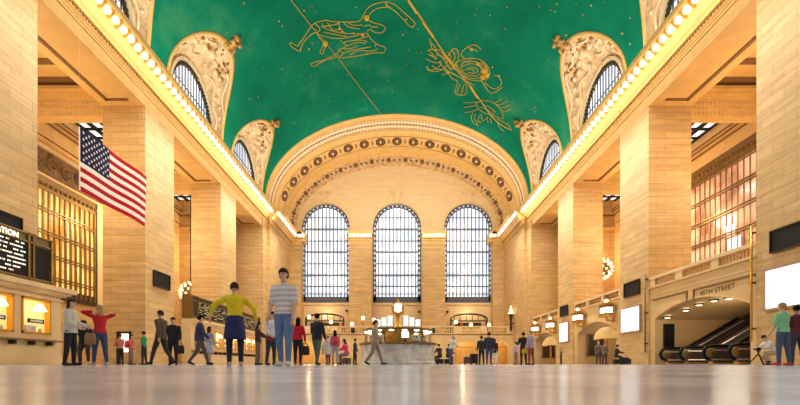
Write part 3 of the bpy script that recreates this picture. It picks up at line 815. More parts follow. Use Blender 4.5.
# ------------------------------------------------------------------ right side: parapets with arches
def parapet(y0, y1, arch_y0, arch_y1, zs, zc, top, name):
    g = MB(); ym = (arch_y0+arch_y1)/2; hw = (arch_y1-arch_y0)/2
    R_ = ((zc-zs)**2+hw*hw)/(2*(zc-zs)); zc0 = zc-R_
    def az(y): return zc0+math.sqrt(max(0, R_*R_-(y-ym)**2))
    X0, X1 = W+.1, W+.65
    g.box(X0, X1, y0, arch_y0, 0, top); g.box(X0, X1, arch_y1, y1, 0, top)
    n_ = 24; yy = [arch_y0+(arch_y1-arch_y0)*k/n_ for k in range(n_+1)]
    for a_, b2 in zip(yy[:-1], yy[1:]):
        g.add([(X0,a_,az(a_)),(X0,b2,az(b2)),(X0,b2,top),(X0,a_,top)], [(0,1,2,3)][::1])
        g.add([(X0,a_,az(a_)),(X0,b2,az(b2)),(X1,b2,az(b2)),(X1,a_,az(a_))], [(0,1,2,3)])
    for z0, z1, d in ((top-.02, top+.12, .12), (4.92, 5.0, .06), (4.72, 4.92, .03)):
        g.box(X0-d, X1, y0, y1, z0, z1)
    g.grid([[(X0-.07, a_, az(a_)) for a_ in yy], [(X0-.07, a_, az(a_)+.06) for a_ in yy], [(X0, a_, az(a_)+.08) for a_ in yy]])
    o = struct(g.build(name, M['stone_plain']))
    # barrel passage behind the arch
    v = MB()
    v.grid([[(X0+.3, a_, az(a_)) for a_ in yy], [(XO-.1, a_, az(a_)) for a_ in yy]])
    v.box(X1, XO-.1, arch_y1, arch_y1+.15, 0, zs+.02); v.box(X1, XO-.1, arch_y0-.15, arch_y0, 0, zs+.02)
    v.box(XO-.3, XO-.1, arch_y0, arch_y1, 0, zc)
    v.box(W+.65, XO, y0, y1, 5.05, 5.3)
    struct(v.build('wall_passage', M['stone_plain']))
    return o, az
pw, az1 = parapet(22.4, 32.0, 22.9, 31.4, 3.2, 4.08, 5.5, 'wall_parapet')
g = MB()   # panel mouldings and incised inscription band
for (a_, b2) in ((22.6, 27.2), (27.9, 31.6)):
    g.box(W+.02, W+.1, a_, b2, 4.58, 4.66)
g.box(W+.02, W+.1, 27.2, 27.28, 3.98, 4.66); g.box(W+.02, W+.1, 27.85, 27.93, 4.0, 4.66)
g.build('panel_moulding', M['stone_dark'], pw)
cu = bpy.data.curves.new('inscription', 'FONT'); cu.body = '45TH STREET'; cu.size = .5; cu.extrude = .01; cu.align_x = 'LEFT'; cu.space_character = 1.12
tmp = bpy.data.objects.new('tmp', cu); C.objects.link(tmp)
bpy.context.view_layer.update()
me = bpy.data.meshes.new_from_object(tmp.evaluated_get(bpy.context.evaluated_depsgraph_get()))
bpy.data.objects.remove(tmp)
wd = max(v.co.x for v in me.vertices)
Lh = {}
for v in me.vertices:
    x, y = v.co.x*2.75/wd, v.co.y
    v.co = Vector((W+.085, 26.7-x, 4.16+y*.85))
me.materials.append(M['stone_dark'])
o = bpy.data.objects.new('inscription', me); C.objects.link(o); o.parent = pw; o['label'] = 'incised dark lettering 45TH STREET'
bal = empty('balustrade', (W+.35, 27.2, 5.6), 'carved stone balustrade above the 45TH STREET arch', 'balustrade')
g = MB(); g.box(W+.05, W+.6, 22.4, 32.0, 6.12, 6.32); g.build('top_rail', M['stone_pale'], bal)
for (a_, b2) in ((28.4, 29.1), (25.2, 25.8), (31.4, 32.0), (22.4, 22.75)):
    g = MB(); g.box(W+.1, W+.55, a_, b2, 5.6, 6.13); g.build('pedestal', M['stone_pale'], bal)
proto = None
for a_, b2, n_ in ((29.1, 31.4, 10), (25.8, 28.4, 11), (22.75, 25.2, 10)):
    for k in range(n_):
        y = a_+(b2-a_)*(k+.5)/n_
        if proto is None:
            g = MB(); g.lathe([(.07, 5.6), (.07, 5.65), (.045, 5.7), (.1, 5.82), (.085, 5.9), (.04, 6.02), (.07, 6.1), (.07, 6.14)], (W+.33, y, 0), 8); proto = g.build('baluster', M['stone_plain'], bal, smooth=True); py0 = y
        else:
            q = cp(proto, bal); q.location = Vector((0, y-py0, 0))
for bi, (y0, y1) in enumerate(BAYS[1:]):
    pw2, _ = parapet(y0, y1, y0+.9, y1-.9, 3.0, 3.95, 5.5, 'wall_parapet')
    bal = empty('balustrade', (W+.35, (y0+y1)/2, 5.6), 'stone rail with long slots above the %s arch on the right' % ('second' if bi == 0 else 'third'), 'balustrade')
    g = MB(); g.box(W+.05, W+.6, y0, y1, 6.12, 6.32); g.build('top_rail', M['stone_pale'], bal)
    for k in range(4):
        y = y0+.15+(y1-y0-.3)*k/3; g = MB(); g.box(W+.08, W+.55, y-.25, y+.25, 5.6, 6.13); g.build('pedestal', M['stone_pale'], bal)
    g = MB()
    for k in range(3):
        ya, yb = y0+.15+(y1-y0-.3)*k/3+.3, y0+.15+(y1-y0-.3)*(k+1)/3-.3
        g.box(W+.2, W+.4, ya, yb, 5.78, 5.86); g.box(W+.2, W+.4, ya, yb, 5.98, 6.04); g.box(W+.22, W+.28, ya, yb, 5.6, 5.66)
    g.build('slot_bars', M['bronze'], bal)

# lit canopy hood and gate posts within the second/third arches
for i, (yc, l) in enumerate(((38.4, 'pale shell-shaped lit hood at the arch right of the gilded lanterns'), (52.3, 'smaller lit hood at the farthest right arch'))):
    t = empty('entrance_hood', (W, yc, 2.4), l, 'hood')
    g = MB(); rows = []
    for k in range(9):
        a = PI/2*k/8
        rows.append([(W+.1-1.0*math.sin(a)*math.sin(PI*j/12), yc-1.7*math.cos(PI*j/12)*(.25+.75*math.sin(a)), 2.2+1.1*math.cos(a)) for j in range(13)])
    g.grid(rows); g.build('hood_shell', M['gold_plaster'], t, smooth=True)
    g = MB(); g.sphere((W-.5, yc, 2.5), .22, 8); g.build('hood_lamp', M['lamp'], t)
for i, (y0, y1) in enumerate(BAYS[1:]):
    t = empty('doorway', (W+1.2, y0+6.2, 0), 'dark doorway panel inside the %s arch on the right' % ('second' if i == 0 else 'third'), 'door')
    g = MB(); yb = y1-1.0; g.box(W+1.1, W+2.6, yb-.12, yb-.02, .9, 3.0); g.build('door_panel', M['bronze_dark'], t)
    g = MB(); g.box(W+1.0, W+1.1, yb-.15, yb, .8, 3.1); g.box(W+2.6, W+2.7, yb-.15, yb, .8, 3.1); g.box(W+1.0, W+2.7, yb-.15, yb, 3.0, 3.1); g.build('door_frame', M['bronze'], t)
    p = empty('bronze_post', (W-.1, y0+2.0, 0), 'gilded bronze post standing at the %s right arch' % ('second' if i == 0 else 'third'), 'post')
    g = MB(); g.box(W-.2, W-.05, y0+1.92, y0+2.08, .1, 2.15); g.build('shaft', M['gold'], p)
    g = MB(); g.lathe([(.2, 0), (.2, .1), (.1, .14)], (W-.12, y0+2.0, 0), 10, cap=True); g.build('base', M['bronze'], p)

# black panel on the left jamb within the escalator passage
t = empty('notice_board', (19.4, 31.35, 1), 'tall black panel on the wall left of the escalators', 'panel')
g = MB(); g.box(19.05, 19.72, 31.3, 31.4, .95, 2.85); g.build('panel_face', M['black'], t)
g = MB(); g.box(19.0, 19.77, 31.33, 31.4, .9, .95); g.box(19.0, 19.77, 31.33, 31.4, 2.85, 2.9); g.box(19.0, 19.05, 31.33, 31.4, .9, 2.9); g.box(19.72, 19.77, 31.33, 31.4, .9, 2.9); g.build('panel_frame', M['bronze_dark'], t)
# downlights under the passage vault
for k, (px, py) in enumerate(((666, 318.5), (686, 316), (699, 310), (714, 304.5), (729, 301.5), (746, 300))):
    y = 30.9-k*1.15; z = az1(y)-.06; x = (px-CX)*y/F
    x = max(19.0, x)
    t = empty('ceiling_light', (x, y, z), 'small round light under the escalator arch, %s from its left end' % ['first', 'second', 'third', 'fourth', 'fifth', 'sixth'][k], 'light', 'lights under the escalator arch')
    g = MB(); g.lathe([(.2, z-.06), (.02, z-.1)], (x, y, 0), 12); g.build('diffuser', M['bulb'], t)
    g = MB(); g.lathe([(.26, z+.05), (.26, z-.05), (.2, z-.06)], (x, y, 0), 12); g.build('light_ring', M['bronze_dark'], t)

# escalators: three flights, each with its steps and balustrades
def esc_rail(yc, e):
    slope = math.tan(math.radians(30))
    prof = [(18.55, .42), (18.45, .7), (18.55, .95), (18.85, 1.05), (20.1, 1.05), (26.3, 1.05+6.2*slope), (26.3, .15+6.2*slope), (20.4, .12), (18.8, .1)]
    g = MB(); n_ = len(prof)
    g.add([(x, yc-.16, min(z, 4.9)) for x, z in prof]+[(x, yc+.16, min(z, 4.9)) for x, z in prof],
          [list(range(n_)), list(range(2*n_-1, n_-1, -1))]+[(k, n_+k, n_+(k+1) % n_, (k+1) % n_) for k in range(n_)])
    bd = g.build('balustrade', M['esc_side'], e)
    g = MB()
    rail = [(18.8, .3), (18.45, .4), (18.3, .7), (18.45, 1.0), (18.85, 1.12), (20.1, 1.12)]+[(20.1+k*.6, 1.12+k*.6*slope) for k in range(1, 7)]
    g.tube([(x, yc, z) for x, z in rail], .11, 8); g.build('handrail', M['black'], bd, smooth=True)
    for d, z in ((-.18, .86), (.18, .86), (-.19, .3), (.19, .3)):
        g = MB(); g.tube([(18.7, yc+d, z), (20.15, yc+d, z), (24, yc+d, z+3.85*slope)], .05, 6); g.build('metal_trim', M['chrome'], bd)
    g = MB(); g.lathe([(.02, .2), (.28, .18), (.34, .1), (.34, -.1), (.28, -.18), (.02, -.2)], (18.72, yc, .7), 14, 0, (0, 1, 0)); g.build('newel', M['bronze'], bd, smooth=True)
    g = MB(); g.box(18.75, 20.2, yc-.2, yc+.2, 0, .16); g.build('skirt_base', M['gold'], bd)
M['esc_side'] = mat('escalator_side', (92, 78, 70), .3, .4)
M['chrome'] = mat('brushed_chrome', (206, 200, 196), .25, .7)
EY = [30.6, 28.5, 26.3, 24.3]
for i, l in enumerate(('escalator farthest left under the 45TH STREET arch', 'middle escalator under the 45TH STREET arch', 'escalator under the 45TH STREET arch nearest the tripod')):
    ya, yb = EY[i], EY[i+1]
    e = empty('escalator', (19.0, (ya+yb)/2, 0), l, 'escalator')
    if i == 0: esc_rail(ya, e)
    esc_rail(yb, e)
    g = MB(); slope = math.tan(math.radians(30)); x, z = 19.0, .03
    g.box(18.75, 20.3, yb+.2, ya-.2, 0, .05)
    x = 20.3; z = .05
    while x < 26 and z < 3.5:
        g.box(x, x+.42, yb+.2, ya-.2, max(0, z-.3), z+.24); x += .4; z += .4*slope
    g.build('steps', M['grey'], e)

# lit posters, black panels, pipes
def flat_panel(name, s, y0, y1, z0, z1, lab, cat, face, frame, x=None, d=.12, t=.12):
    xx = x if x is not None else W
    e = empty(name, (s*xx, (y0+y1)/2, z0), lab, cat)
    g = MB(); g.box(s*(xx-.02), s*(xx-d), y0, y1, z0, z1); g.build('panel_face', face, e)
    g = MB()
    for (a_, b2, c0, c1) in ((y0-t, y0, z0-t, z1+t), (y1, y1+t, z0-t, z1+t), (y0, y1, z0-t, z0), (y0, y1, z1, z1+t)): g.box(s*(xx-.01), s*(xx-d-.05), a_, b2, c0, c1)
    g.build('panel_frame', frame, e)
    return e
FR = mat('poster_frame', (176, 140, 110), .5)
flat_panel('lit_poster', 1, 18.4, 21.7, 2.75, 4.6, 'large glowing white poster on the right pier nearest the camera', 'poster', M['poster'], FR)
flat_panel('lit_poster', 1, 33.0, 35.7, 2.6, 4.4, 'glowing white poster on the right pier left of the escalators', 'poster', M['poster'], FR)
flat_panel('lit_poster', 1, 46.8, 49.2, 2.5, 4.5, 'small glowing white poster on the farthest right pier', 'poster', M['poster'], FR)
flat_panel('black_screen', 1, 18.6, 21.4, 5.45, 6.45, 'black screen on the right pier above the largest white poster', 'screen', M['black'], M['bronze_dark'], t=.05)
flat_panel('black_screen', 1, 33.1, 35.2, 5.35, 6.4, 'black screen on the right pier above the middle white poster', 'screen', M['black'], M['bronze_dark'], t=.05)
flat_panel('black_screen', 1, 47.0, 49.0, 5.3, 6.35, 'black screen on the farthest right pier above the smallest poster', 'screen', M['black'], M['bronze_dark'], t=.05)
flat_panel('black_screen', -1, 18.5, 21.3, 6.36, 7.05, 'black screen on the left pier above the information board', 'screen', M['black'], M['bronze_dark'], t=.05)
flat_panel('black_screen', -1, 33.0, 35.2, 5.95, 7.05, 'black screen on the left pier beside the flag', 'screen', M['black'], M['bronze_dark'], t=.05)
for y, z0, z1, l in ((22.55, 1.2, 7.1, 'slender gilded pipe on the right corner by the escalator arch'), (32.2, .9, 6.6, 'slender bronze pipe on the pier left of the escalator arch')):
    e = empty('wall_pipe', (W-.12, y, z0), l, 'pipe')
    g = MB(); g.tube([(W-.14, y, z0), (W-.14, y, z1)], .055, 8); g.build('pipe', M['gold'] if y < 30 else M['bronze'], e, smooth=True)
    g = MB()
    for z in (z0+.6, (z0+z1)/2, z1-.4): g.box(W, W-.16, y-.13, y+.13, z, z+.08)
    g.build('clip', M['bronze_dark'], e)
# lanterns
ln = empty('wall_lantern', (W, 37.3, 4.6))
g = MB(); X = W-.55; y, z = 37.3, 4.6
g.box(X-.38, X+.38, y-.62, y+.62, z-.55, z-.42); g.box(X-.38, X+.38, y-.62, y+.62, z+.42, z+.52)
for dx in (-.36, .30):
    for dy in (-.6, .54): g.box(X+dx, X+dx+.06, y+dy, y+dy+.06, z-.45, z+.45)
g.box(X-.28, X+.28, y-.5, y+.5, z+.52, z+.62)
g.build('lantern_frame', M['gold'], ln)
g = MB(); g.box(X-.3, X+.3, y-.54, y+.54, z-.42, z+.42); g.build('lantern_body', M['bronze'], ln)
g = MB(); g.box(X-.33, X-.3, y-.42, y+.42, z-.26, z+.2); g.box(X-.24, X+.24, y-.57, y-.54, z-.26, z+.2); g.build('lantern_glass', M['bulb'], ln)
g = MB(); g.sphere((X, y, z+.78), .17, 8); g.build('finial_bulb', M['bulb'], ln)
g = MB(); g.tube([(W, y, z-.9), (X, y, z-.85), (X, y, z-.55)], .08, 6); g.box(W-.05, W+.1, y-.12, y+.12, z-1.0, z-.3); g.build('bracket', M['gold'], ln)
tag(ln, 'gilded wall lantern on the right, largest and nearest of the four', 'lantern', 'gilded wall lanterns')
for y, l in ((43.2, 'gilded wall lantern between the hood and the middle small poster, second largest'), (51.0, 'gilded wall lantern just left of the smallest white poster'), (56.6, 'gilded wall lantern farthest left, over the last right arch')):
    c = copy_tree(ln); c.location = (W, y, 4.6 if y < 45 else 4.55); tag(c, l, 'lantern', 'gilded wall lanterns')

# chandeliers in the aisles
def chandelier(x, y, z, r, zt, lab):
    e = empty('chandelier', (x, y, z), lab, 'chandelier')
    g = MB(); g.sphere((x, y, z), r*.72, 16); g.build('globe', M['bronze'], e, smooth=True)
    g = MB(); g.tube([(x, y, z+r*.7), (x, y, zt)], .07, 6); g.lathe([(.1, z+r*.7), (.3, z+r*.9), (.08, z+r*1.2)], (x, y, 0), 10); g.build('hanging_rod', M['bronze_dark'], e)
    n_ = 62; proto = None; ga = PI*(3-math.sqrt(5))
    for k in range(n_):
        q = 1-2*(k+.5)/n_; rr = math.sqrt(1-q*q)
        p_ = Vector((rr*math.cos(ga*k), rr*math.sin(ga*k), q))*r*.93
        if proto is None:
            g = MB(); g.sphere(Vector((x, y, z))+p_, .13, 7); proto = g.build('light_bulb', M['chand'], e, smooth=True); p0 = p_
        else:
            c = cp(proto, e); c.location = p_-p0
chandelier(-24.0, 51.2, 8.35, 1.3, 20.6, 'globe chandelier of bulbs glowing behind the left pier')
chandelier(24.0, 51.6, 11.2, 1.3, 20.6, 'globe chandelier of bulbs glowing behind the right pier')

# ------------------------------------------------------------------ left side: ticket booths, boards, flag
def booth(y0, y1, wins, lab, name_door):
    XB = 17.5
    e = empty('ticket_booth', (-XB-.6, (y0+y1)/2, 0), lab, 'booth')
    g = MB(); y = y0
    def wall(a_, b2, z0, z1): g.box(-XB, -XB-.35, a_, b2, z0, z1)
    cur = y0
    for c, hw in wins:
        wall(cur, c-hw, 0, 3.9); wall(c-hw, c+hw, 0, 1.5); wall(c-hw, c+hw, 3.2, 3.9); cur = c+hw
    wall(cur, y1, 0, 3.9)
    g.box(-XB-.02, -W+.02, y1-.4, y1-.01, 0, 3.9); g.box(-XB-.01, -W+.02, y0-.03, y0+.3, 0, 3.9)
    g.box(-XB+.05, -XB-.3, y0, y1+.05, 0, .45); g.box(-XB+.02, -XB-.3, y0, y1+.02, .85, .93)
    g.build('booth_wall', M['stone_pale'], e)
    g = MB()
    for d, z0, z1 in ((.08, 3.25, 3.35), (.18, 3.5, 3.58), (.3, 3.58, 3.7), (.5, 3.7, 3.92)): g.box(-XB+d, -W, y0, y1+d, z0, z1)
    g.build('cornice', M['stone_pale'], e)
    g = MB(); g.box(-XB+.42, -XB, y0, y1-.25, 1.14, 1.22); g.build('ledge', M['bronze'], e)
    yy = y0+.6
    while yy < y1-.3:
        g = MB(); g.box(-XB+.3, -XB, yy-.06, yy+.06, .95, 1.14); g.build('ledge_bracket', M['bronze_dark'], e); yy += 1.05
    for k, (c, hw) in enumerate(wins):
        g = MB(); g.box(-XB-.3, -XB-.32, c-hw, c+hw, 1.5, 3.2); w = g.build('window', M['ticket_glow'], e)
        g = MB(); t = .09
        for (a_, b2, z0, z1) in ((c-hw, c-hw+t, 1.5, 3.2), (c+hw-t, c+hw, 1.5, 3.2), (c-hw, c+hw, 3.2-t, 3.2), (c-hw, c+hw, 1.5, 1.5+t)): g.box(-XB+.05, -XB-.2, a_, b2, z0, z1)
        g.build('window_frame', M['gold'], w)
        g = MB(); g.lathe([(.05, 2.95), (.16, 2.85), (.28, 2.62), (.02, 2.6)], (-XB+.1, c+.1, 0), 12); g.build('lamp_shade', M['bulb'], w, smooth=True)
        g = MB(); g.box(-XB-.02, -XB-.06, c-.45, c+.5, 2.02, 2.22); g.build('sign', M['black'], w)
        g = MB()
        for q in range(7): g.box(-XB+.01, -XB-.02, c-.35+q*.11, c-.28+q*.11, 2.07, 2.17)
        g.build('sign_lettering', M['white'], w)
        g = MB(); g.box(-XB-.1, -XB-.25, c-.5, c+.1, 1.6, 1.9); g.lathe([(.08, 1.58), (.08, 1.72), (.03, 1.8)], (-XB-.15, c+.4, 0), 8, cap=True); g.build('counter_clutter', M['marble'], w)
    return e
booth(14.0, 22.9, [(14.95, .8), (17.05, .86), (19.2, .86), (21.35, .86)], 'pale stone ticket booth with lit windows at the left edge, under the information board', 1)
booth(37.4, 56.0, [(38.9+k*2.1, .8) for k in range(8)], 'stone ticket booth farther back behind the woman in yellow', 2)

def board(y0, y1, z0, z1, disp, xf, lab, header, thick=.75):
    e = empty('departure_board', (-xf-.3, (y0+y1)/2, z0), lab, 'board')
    g = MB(); g.box(-xf, -xf-thick, y0, y1, z0, z1); g.build('board_case', M['olive'] if header else M['bronze_dark'], e)
    g = MB(); d0, d1 = disp
    g.box(-xf+.04, -xf, d0, d1, z0+.22, z1-.5); g.build('display_screen', M['black'], e)
    g = MB()
    for y_ in (d0-.12, d1+.02, d1+.3, y1-.12):
        if y0 <= y_ <= y1-.05: g.box(-xf+.08, -xf, y_, y_+.09, z0, z1)
    for z_ in (z0, z0+.12, z1-.48, z1-.1): g.box(-xf+.08, -xf, y0, y1, z_, z_+.07)
    g.box(-xf+.1, -xf-thick-.05, y0-.05, y0, z0, z1)
    g.build('board_frame', M['bronze'], e)
    n_ = 8; hz = (z1-.5-z0-.22)/(n_+.3)
    g = MB(); r_ = random.Random(int(y0)); g2 = MB()
    for k in range(n_):
        z_ = z0+.3+k*hz; y_ = d0+.15
        while y_ < d1-.25:
            w_ = r_.choice([.12, .2, .3, .42]); 
            if r_.random() < (.86 if header else .55):
                # a word of small separate characters
                q = y_
                while q < min(y_+w_, d1-.1): (g if r_.random() < .8 else g2).box(-xf+.05, -xf+.04, q, q+.06, z_+.03, z_+hz*.5); q += .1
            y_ += w_+.09
    for gg, mm in ((g, 'led' if header else 'dimled'), (g2, 'dimled')): gg.build('display_text', M[mm], e)['kind'] = 'stuff'
    if y1-d1 > .5:
        g = MB(); g.box(-xf+.03, -xf, d1+.45, y1-.2, z0+.25, z1-.55); g.build('blank_screen', M['black'], e)
    if header:
        cu = bpy.data.curves.new('header', 'FONT'); cu.body = header; cu.size = .36; cu.extrude = .01; cu.align_x = 'RIGHT'
        tmp = bpy.data.objects.new('tmp', cu); C.objects.link(tmp); bpy.context.view_layer.update()
        me = bpy.data.meshes.new_from_object(tmp.evaluated_get(bpy.context.evaluated_depsgraph_get())); bpy.data.objects.remove(tmp)
        for v in me.vertices: v.co = Vector((-xf+.06, header_y+v.co.x*1.02, z1-.42+v.co.y)) - e.location
        me.materials.append(M['led'])
        o = bpy.data.objects.new('header_lettering', me); C.objects.link(o); o.parent = e
    return e
header_y = 20.25
board(15.0, 22.25, 3.95, 6.27, (15.3, 20.75), 17.47, 'olive framed information board with white text rows above the ticket booth', 'INFORMATION')
board(37.4, 56.0, 3.95, 5.95, (38.6, 54.6), 17.47, 'long dark departure board receding behind the woman in yellow', '')

# doorway in the left pier's near face
t = struct(empty('door_1', (-19.75, 31.93, 0)))
g = MB(); g.box(-20.05, -19.45, 31.96, 31.985, 0, 2.25); g.build('doorway_light', M['dayglow'], t)
g = MB(); g.box(-20.35, -20.05, 31.9, 31.985, 0, 2.35); g.box(-19.45, -19.3, 31.9, 31.985, 0, 2.35); g.box(-20.35, -19.3, 31.9, 31.985, 2.25, 2.4); g.build('door_frame', M['bronze_dark'], t)

# flag
fx = -16.5
def fpt(u, v):     # u 0..1 along fly (away from camera), v 0..1 down
    y = 22.9+6.02*u; sag = 0
    return Vector((fx+.1*math.sin(u*9+v*1.5)*(.3+.7*u)*.8, y, 12.36-3.3*v-sag))
NU = 40
red, wht, nav = mat('flag_red', (180, 6, 34), .8, spec=.1), mat('flag_white', (238, 228, 216), .8, spec=.1), mat('flag_navy', (24, 24, 68), .8, spec=.1)
g = MB()
for st in range(13):
    us = [k/NU for k in range(NU+1)]
    if st < 7: us = [u for u in us if u >= .4]
    rows = [[fpt(u, (st+q/2)/13) for u in us] for q in range(3)]
    g.grid(rows, 0 if st % 2 == 0 else 1)
fl = g.build('american_flag', [red, wht], smooth=True)
tag(fl, 'large american flag hanging flat in front of the left pier', 'flag')
g = MB(); g.grid([[fpt(.4*k/16, 7/13*q/7) for k in range(17)] for q in range(8)])
ct = g.build('canton', nav, fl, smooth=True)
def star(c, r):
    vs = []
    for k in range(10):
        a = PI/2+k*PI/5; rr = r if k % 2 == 0 else r*.4
        vs.append((rr*math.cos(a), rr*math.sin(a)))
    return vs
proto = None
for row in range(9):
    for col in range(6 if row % 2 == 0 else 5):
        u = .4*((2*col+1+(row % 2))/12); v = 7/13*((row+1)/10)
        p_ = fpt(u, v)+Vector((.03, 0, 0))
        if proto is None:
            g = MB(); vs = star(None, .095)
            g.add([p_]+[p_+Vector((0, a_, b2)) for a_, b2 in vs], [(0, k+1, (k+1) % 10+1) for k in range(10)])
            g.add([p_+Vector((-.06, 0, 0))]+[p_+Vector((-.06, a_, b2)) for a_, b2 in vs], [(0, (k+1) % 10+1, k+1) for k in range(10)])
            proto = g.build('star', wht, ct); p0 = p_
        else:
            c = cp(proto, ct); c.location = p_-p0
g = MB(); g.grid([[fpt(-.006, q/7)+Vector((0, -.06, 0)) for q in range(8)], [fpt(.0, q/7) for q in range(8)]]); g.tube([fpt(0, 0)+Vector((0, -.06, .02)), (fx, 22.85, 20.95)], .003, 4)
g.build('hoist_cord', wht, fl)
g = MB(); g.tube([fpt(1, 0), (fx-.4, 28.92, 20.9)], .003, 4); g.build('hoist_cord', wht, fl)

# ------------------------------------------------------------------ information booth with the four-faced clock
IB = Vector((0.06, 27.6, 0)); R0 = 2.3
ib = empty('information_booth', IB, 'round marble information booth with glass top in the middle of the hall', 'booth')
g = MB(); g.lathe([(R0+.06, 0), (R0+.06, .16), (R0, .2), (R0, 1.2), (R0-.15, 1.2)], IB, 48); g.build('marble_base', M['marble'], ib)
g = MB(); g.lathe([(R0+.1, 1.2), (R0+.14, 1.24), (R0+.14, 1.33), (R0-.5, 1.34), (R0-.5, 1.2)], IB, 48); g.build('counter_rim', M['bronze'], ib)
g = MB(); g.lathe([(R0-.25, 1.34), (R0-.25, 2.1)], IB, 16); g.build('glass_screen', M['glass'], ib)
for k in range(16):
    a = 2*PI*k/16; p_ = IB+Vector(((R0-.25)*math.cos(a), (R0-.25)*math.sin(a), 0))
    g = MB(); g.tube([p_+Vector((0, 0, 1.33)), p_+Vector((0, 0, 2.1))], .03, 6); g.build('glazing_bar', M['bronze'], ib)
g = MB(); g.lathe([(R0-.2, 2.05), (R0-.15, 2.1), (R0-.15, 2.18), (R0-.5, 2.24), (.6, 2.3)], IB, 32); g.build('roof_rim', M['bronze'], ib)
for k in range(16):
    a = 2*PI*(k+.5)/16; p_ = IB+Vector(((R0-.32)*math.cos(a), (R0-.32)*math.sin(a), 2.03))
    g = MB(); g.sphere(p_, .17, 8, 0, 1, 1, .35); g.build('booth_light', M['bulb'], ib)
g = MB(); g.lathe([(.75, 0.1), (.75, 2.28)], IB, 12); g.build('core_column', M['gold'], ib)
# clock
M['clockface'] = emis('clock_face_glow', (255, 244, 214), 1.3, sampling=False)
ck = empty('clock', IB+Vector((0, 0, 2.3)), 'golden ball clock glowing on top of the information booth', 'clock')
g = MB(); g.lathe([(.3, 2.28), (.26, 2.4), (.12, 2.6), (.1, 2.95), (.2, 3.1)], IB, 14); g.build('pedestal', M['gold'], ck, smooth=True)
g = MB(); g.sphere(IB+Vector((0, 0, 3.53)), .36, 16); g.lathe([(.08, 3.86), (.06, 3.98), (.1, 4.02), (.02, 4.12)], IB, 10); g.build('clock_ball', M['gold'], ck, smooth=True)
for a in (-PI/2, 0, PI/2, PI):
    dv = Vector((math.cos(a), math.sin(a), 0)); c = IB+Vector((0, 0, 3.53))+dv*.22
    g = MB(); g.lathe([(.31, .08), (.29, .13), (.02, .14)], c, 20, 0, dv); fc = g.build('clock_face', M['clockface'], ck)
    g = MB(); g.lathe([(.36, .0), (.39, .06), (.36, .14), (.3, .13)], c, 20, 0, dv); g.build('clock_rim', M['gold'], fc)
    g = MB(); sd = Vector((-dv.y, dv.x, 0)); cc = c+dv*.16
    g.tube([cc, cc+Vector((0, 0, .22))], .016, 5); g.tube([cc, cc+sd*.14-Vector((0, 0, .06))], .016, 5); g.build('clock_hands', M['bronze_dark'], fc)
# glazed leaflet screens flanking the clock, white glare given as emission
for sx, l in ((-1, 'panel screen with painted white glare on the booth roof left of the clock'), (1, 'panel screen with painted white glare on the booth roof right of the clock')):
    e = empty('glazed_screen', IB+Vector((sx*.85, 0, 2.3)), l, 'screen')
    g = MB(); 
    for k in range(3):
        x0 = IB.x+sx*(.32+k*.38); g.box(x0, x0+sx*.32, IB.y-.5+.12*k, IB.y-.46+.12*k, 2.38, 3.02-.1*k)
    g.build('panel_glass', M['pane_bright'], e)
    g = MB()
    for k in range(4):
        x0 = IB.x+sx*(.3+k*.38); g.tube([(x0, IB.y-.47+.12*k, 2.31), (x0, IB.y-.47+.12*k, 3.0-.1*k)], .022, 6)
    for z in (2.36, 2.6, 2.82): g.tube([(IB.x+sx*.3, IB.y-.5, z), (IB.x+sx*1.44, IB.y-.14, z)], .022, 6)
    g.build('panel_frame', M['iron'], e)
e = empty('monitor', IB+Vector((.42, -1.85, 1.34)), 'white glowing monitor facing out of the information booth', 'monitor')
c = IB+Vector((.42, -1.85, 0))
g = MB(); g.box(c.x-.26, c.x+.26, c.y+.03, c.y+.1, 1.52, 1.98); g.build('monitor_case', M['black'], e)
g = MB(); g.box(c.x-.22, c.x+.22, c.y+.015, c.y+.03, 1.57, 1.94); g.build('screen', M['screen'], e)
g = MB(); g.box(c.x-.05, c.x+.05, c.y+.04, c.y+.08, 1.36, 1.54); g.box(c.x-.15, c.x+.15, c.y-.05, c.y+.12, 1.34, 1.37); g.build('stand', M['black'], e)
for dx, z, l in ((-1.5, .32, 'stack of pale timetable leaflets at the left end of the booth counter'), (-1.05, .25, 'stack of pale timetable leaflets left of the booth monitor'), (1.05, .3, 'stack of pale timetable leaflets right of the booth monitor'), (1.5, .3, 'stack of pale timetable leaflets at the right end of the booth counter')):
    yy = IB.y-math.sqrt((R0-.45)**2-dx*dx)
    e = empty('leaflet_rack', (IB.x+dx, yy, 1.34), l, 'rack')
    g = MB(); g.box(IB.x+dx-.2, IB.x+dx+.2, yy-.02, yy+.14, 1.34, 1.4); g.box(IB.x+dx-.2, IB.x+dx+.2, yy+.1, yy+.14, 1.4, 1.4+z); g.build('rack', M['bronze_dark'], e)
    g = MB()
    for k in range(4): g.box(IB.x+dx-.19+k*.1, IB.x+dx-.11+k*.1, yy+.02, yy+.08, 1.4, 1.38+z*(.8+.2*(k % 2)))
    g.build('leaflets', M['white'], e)

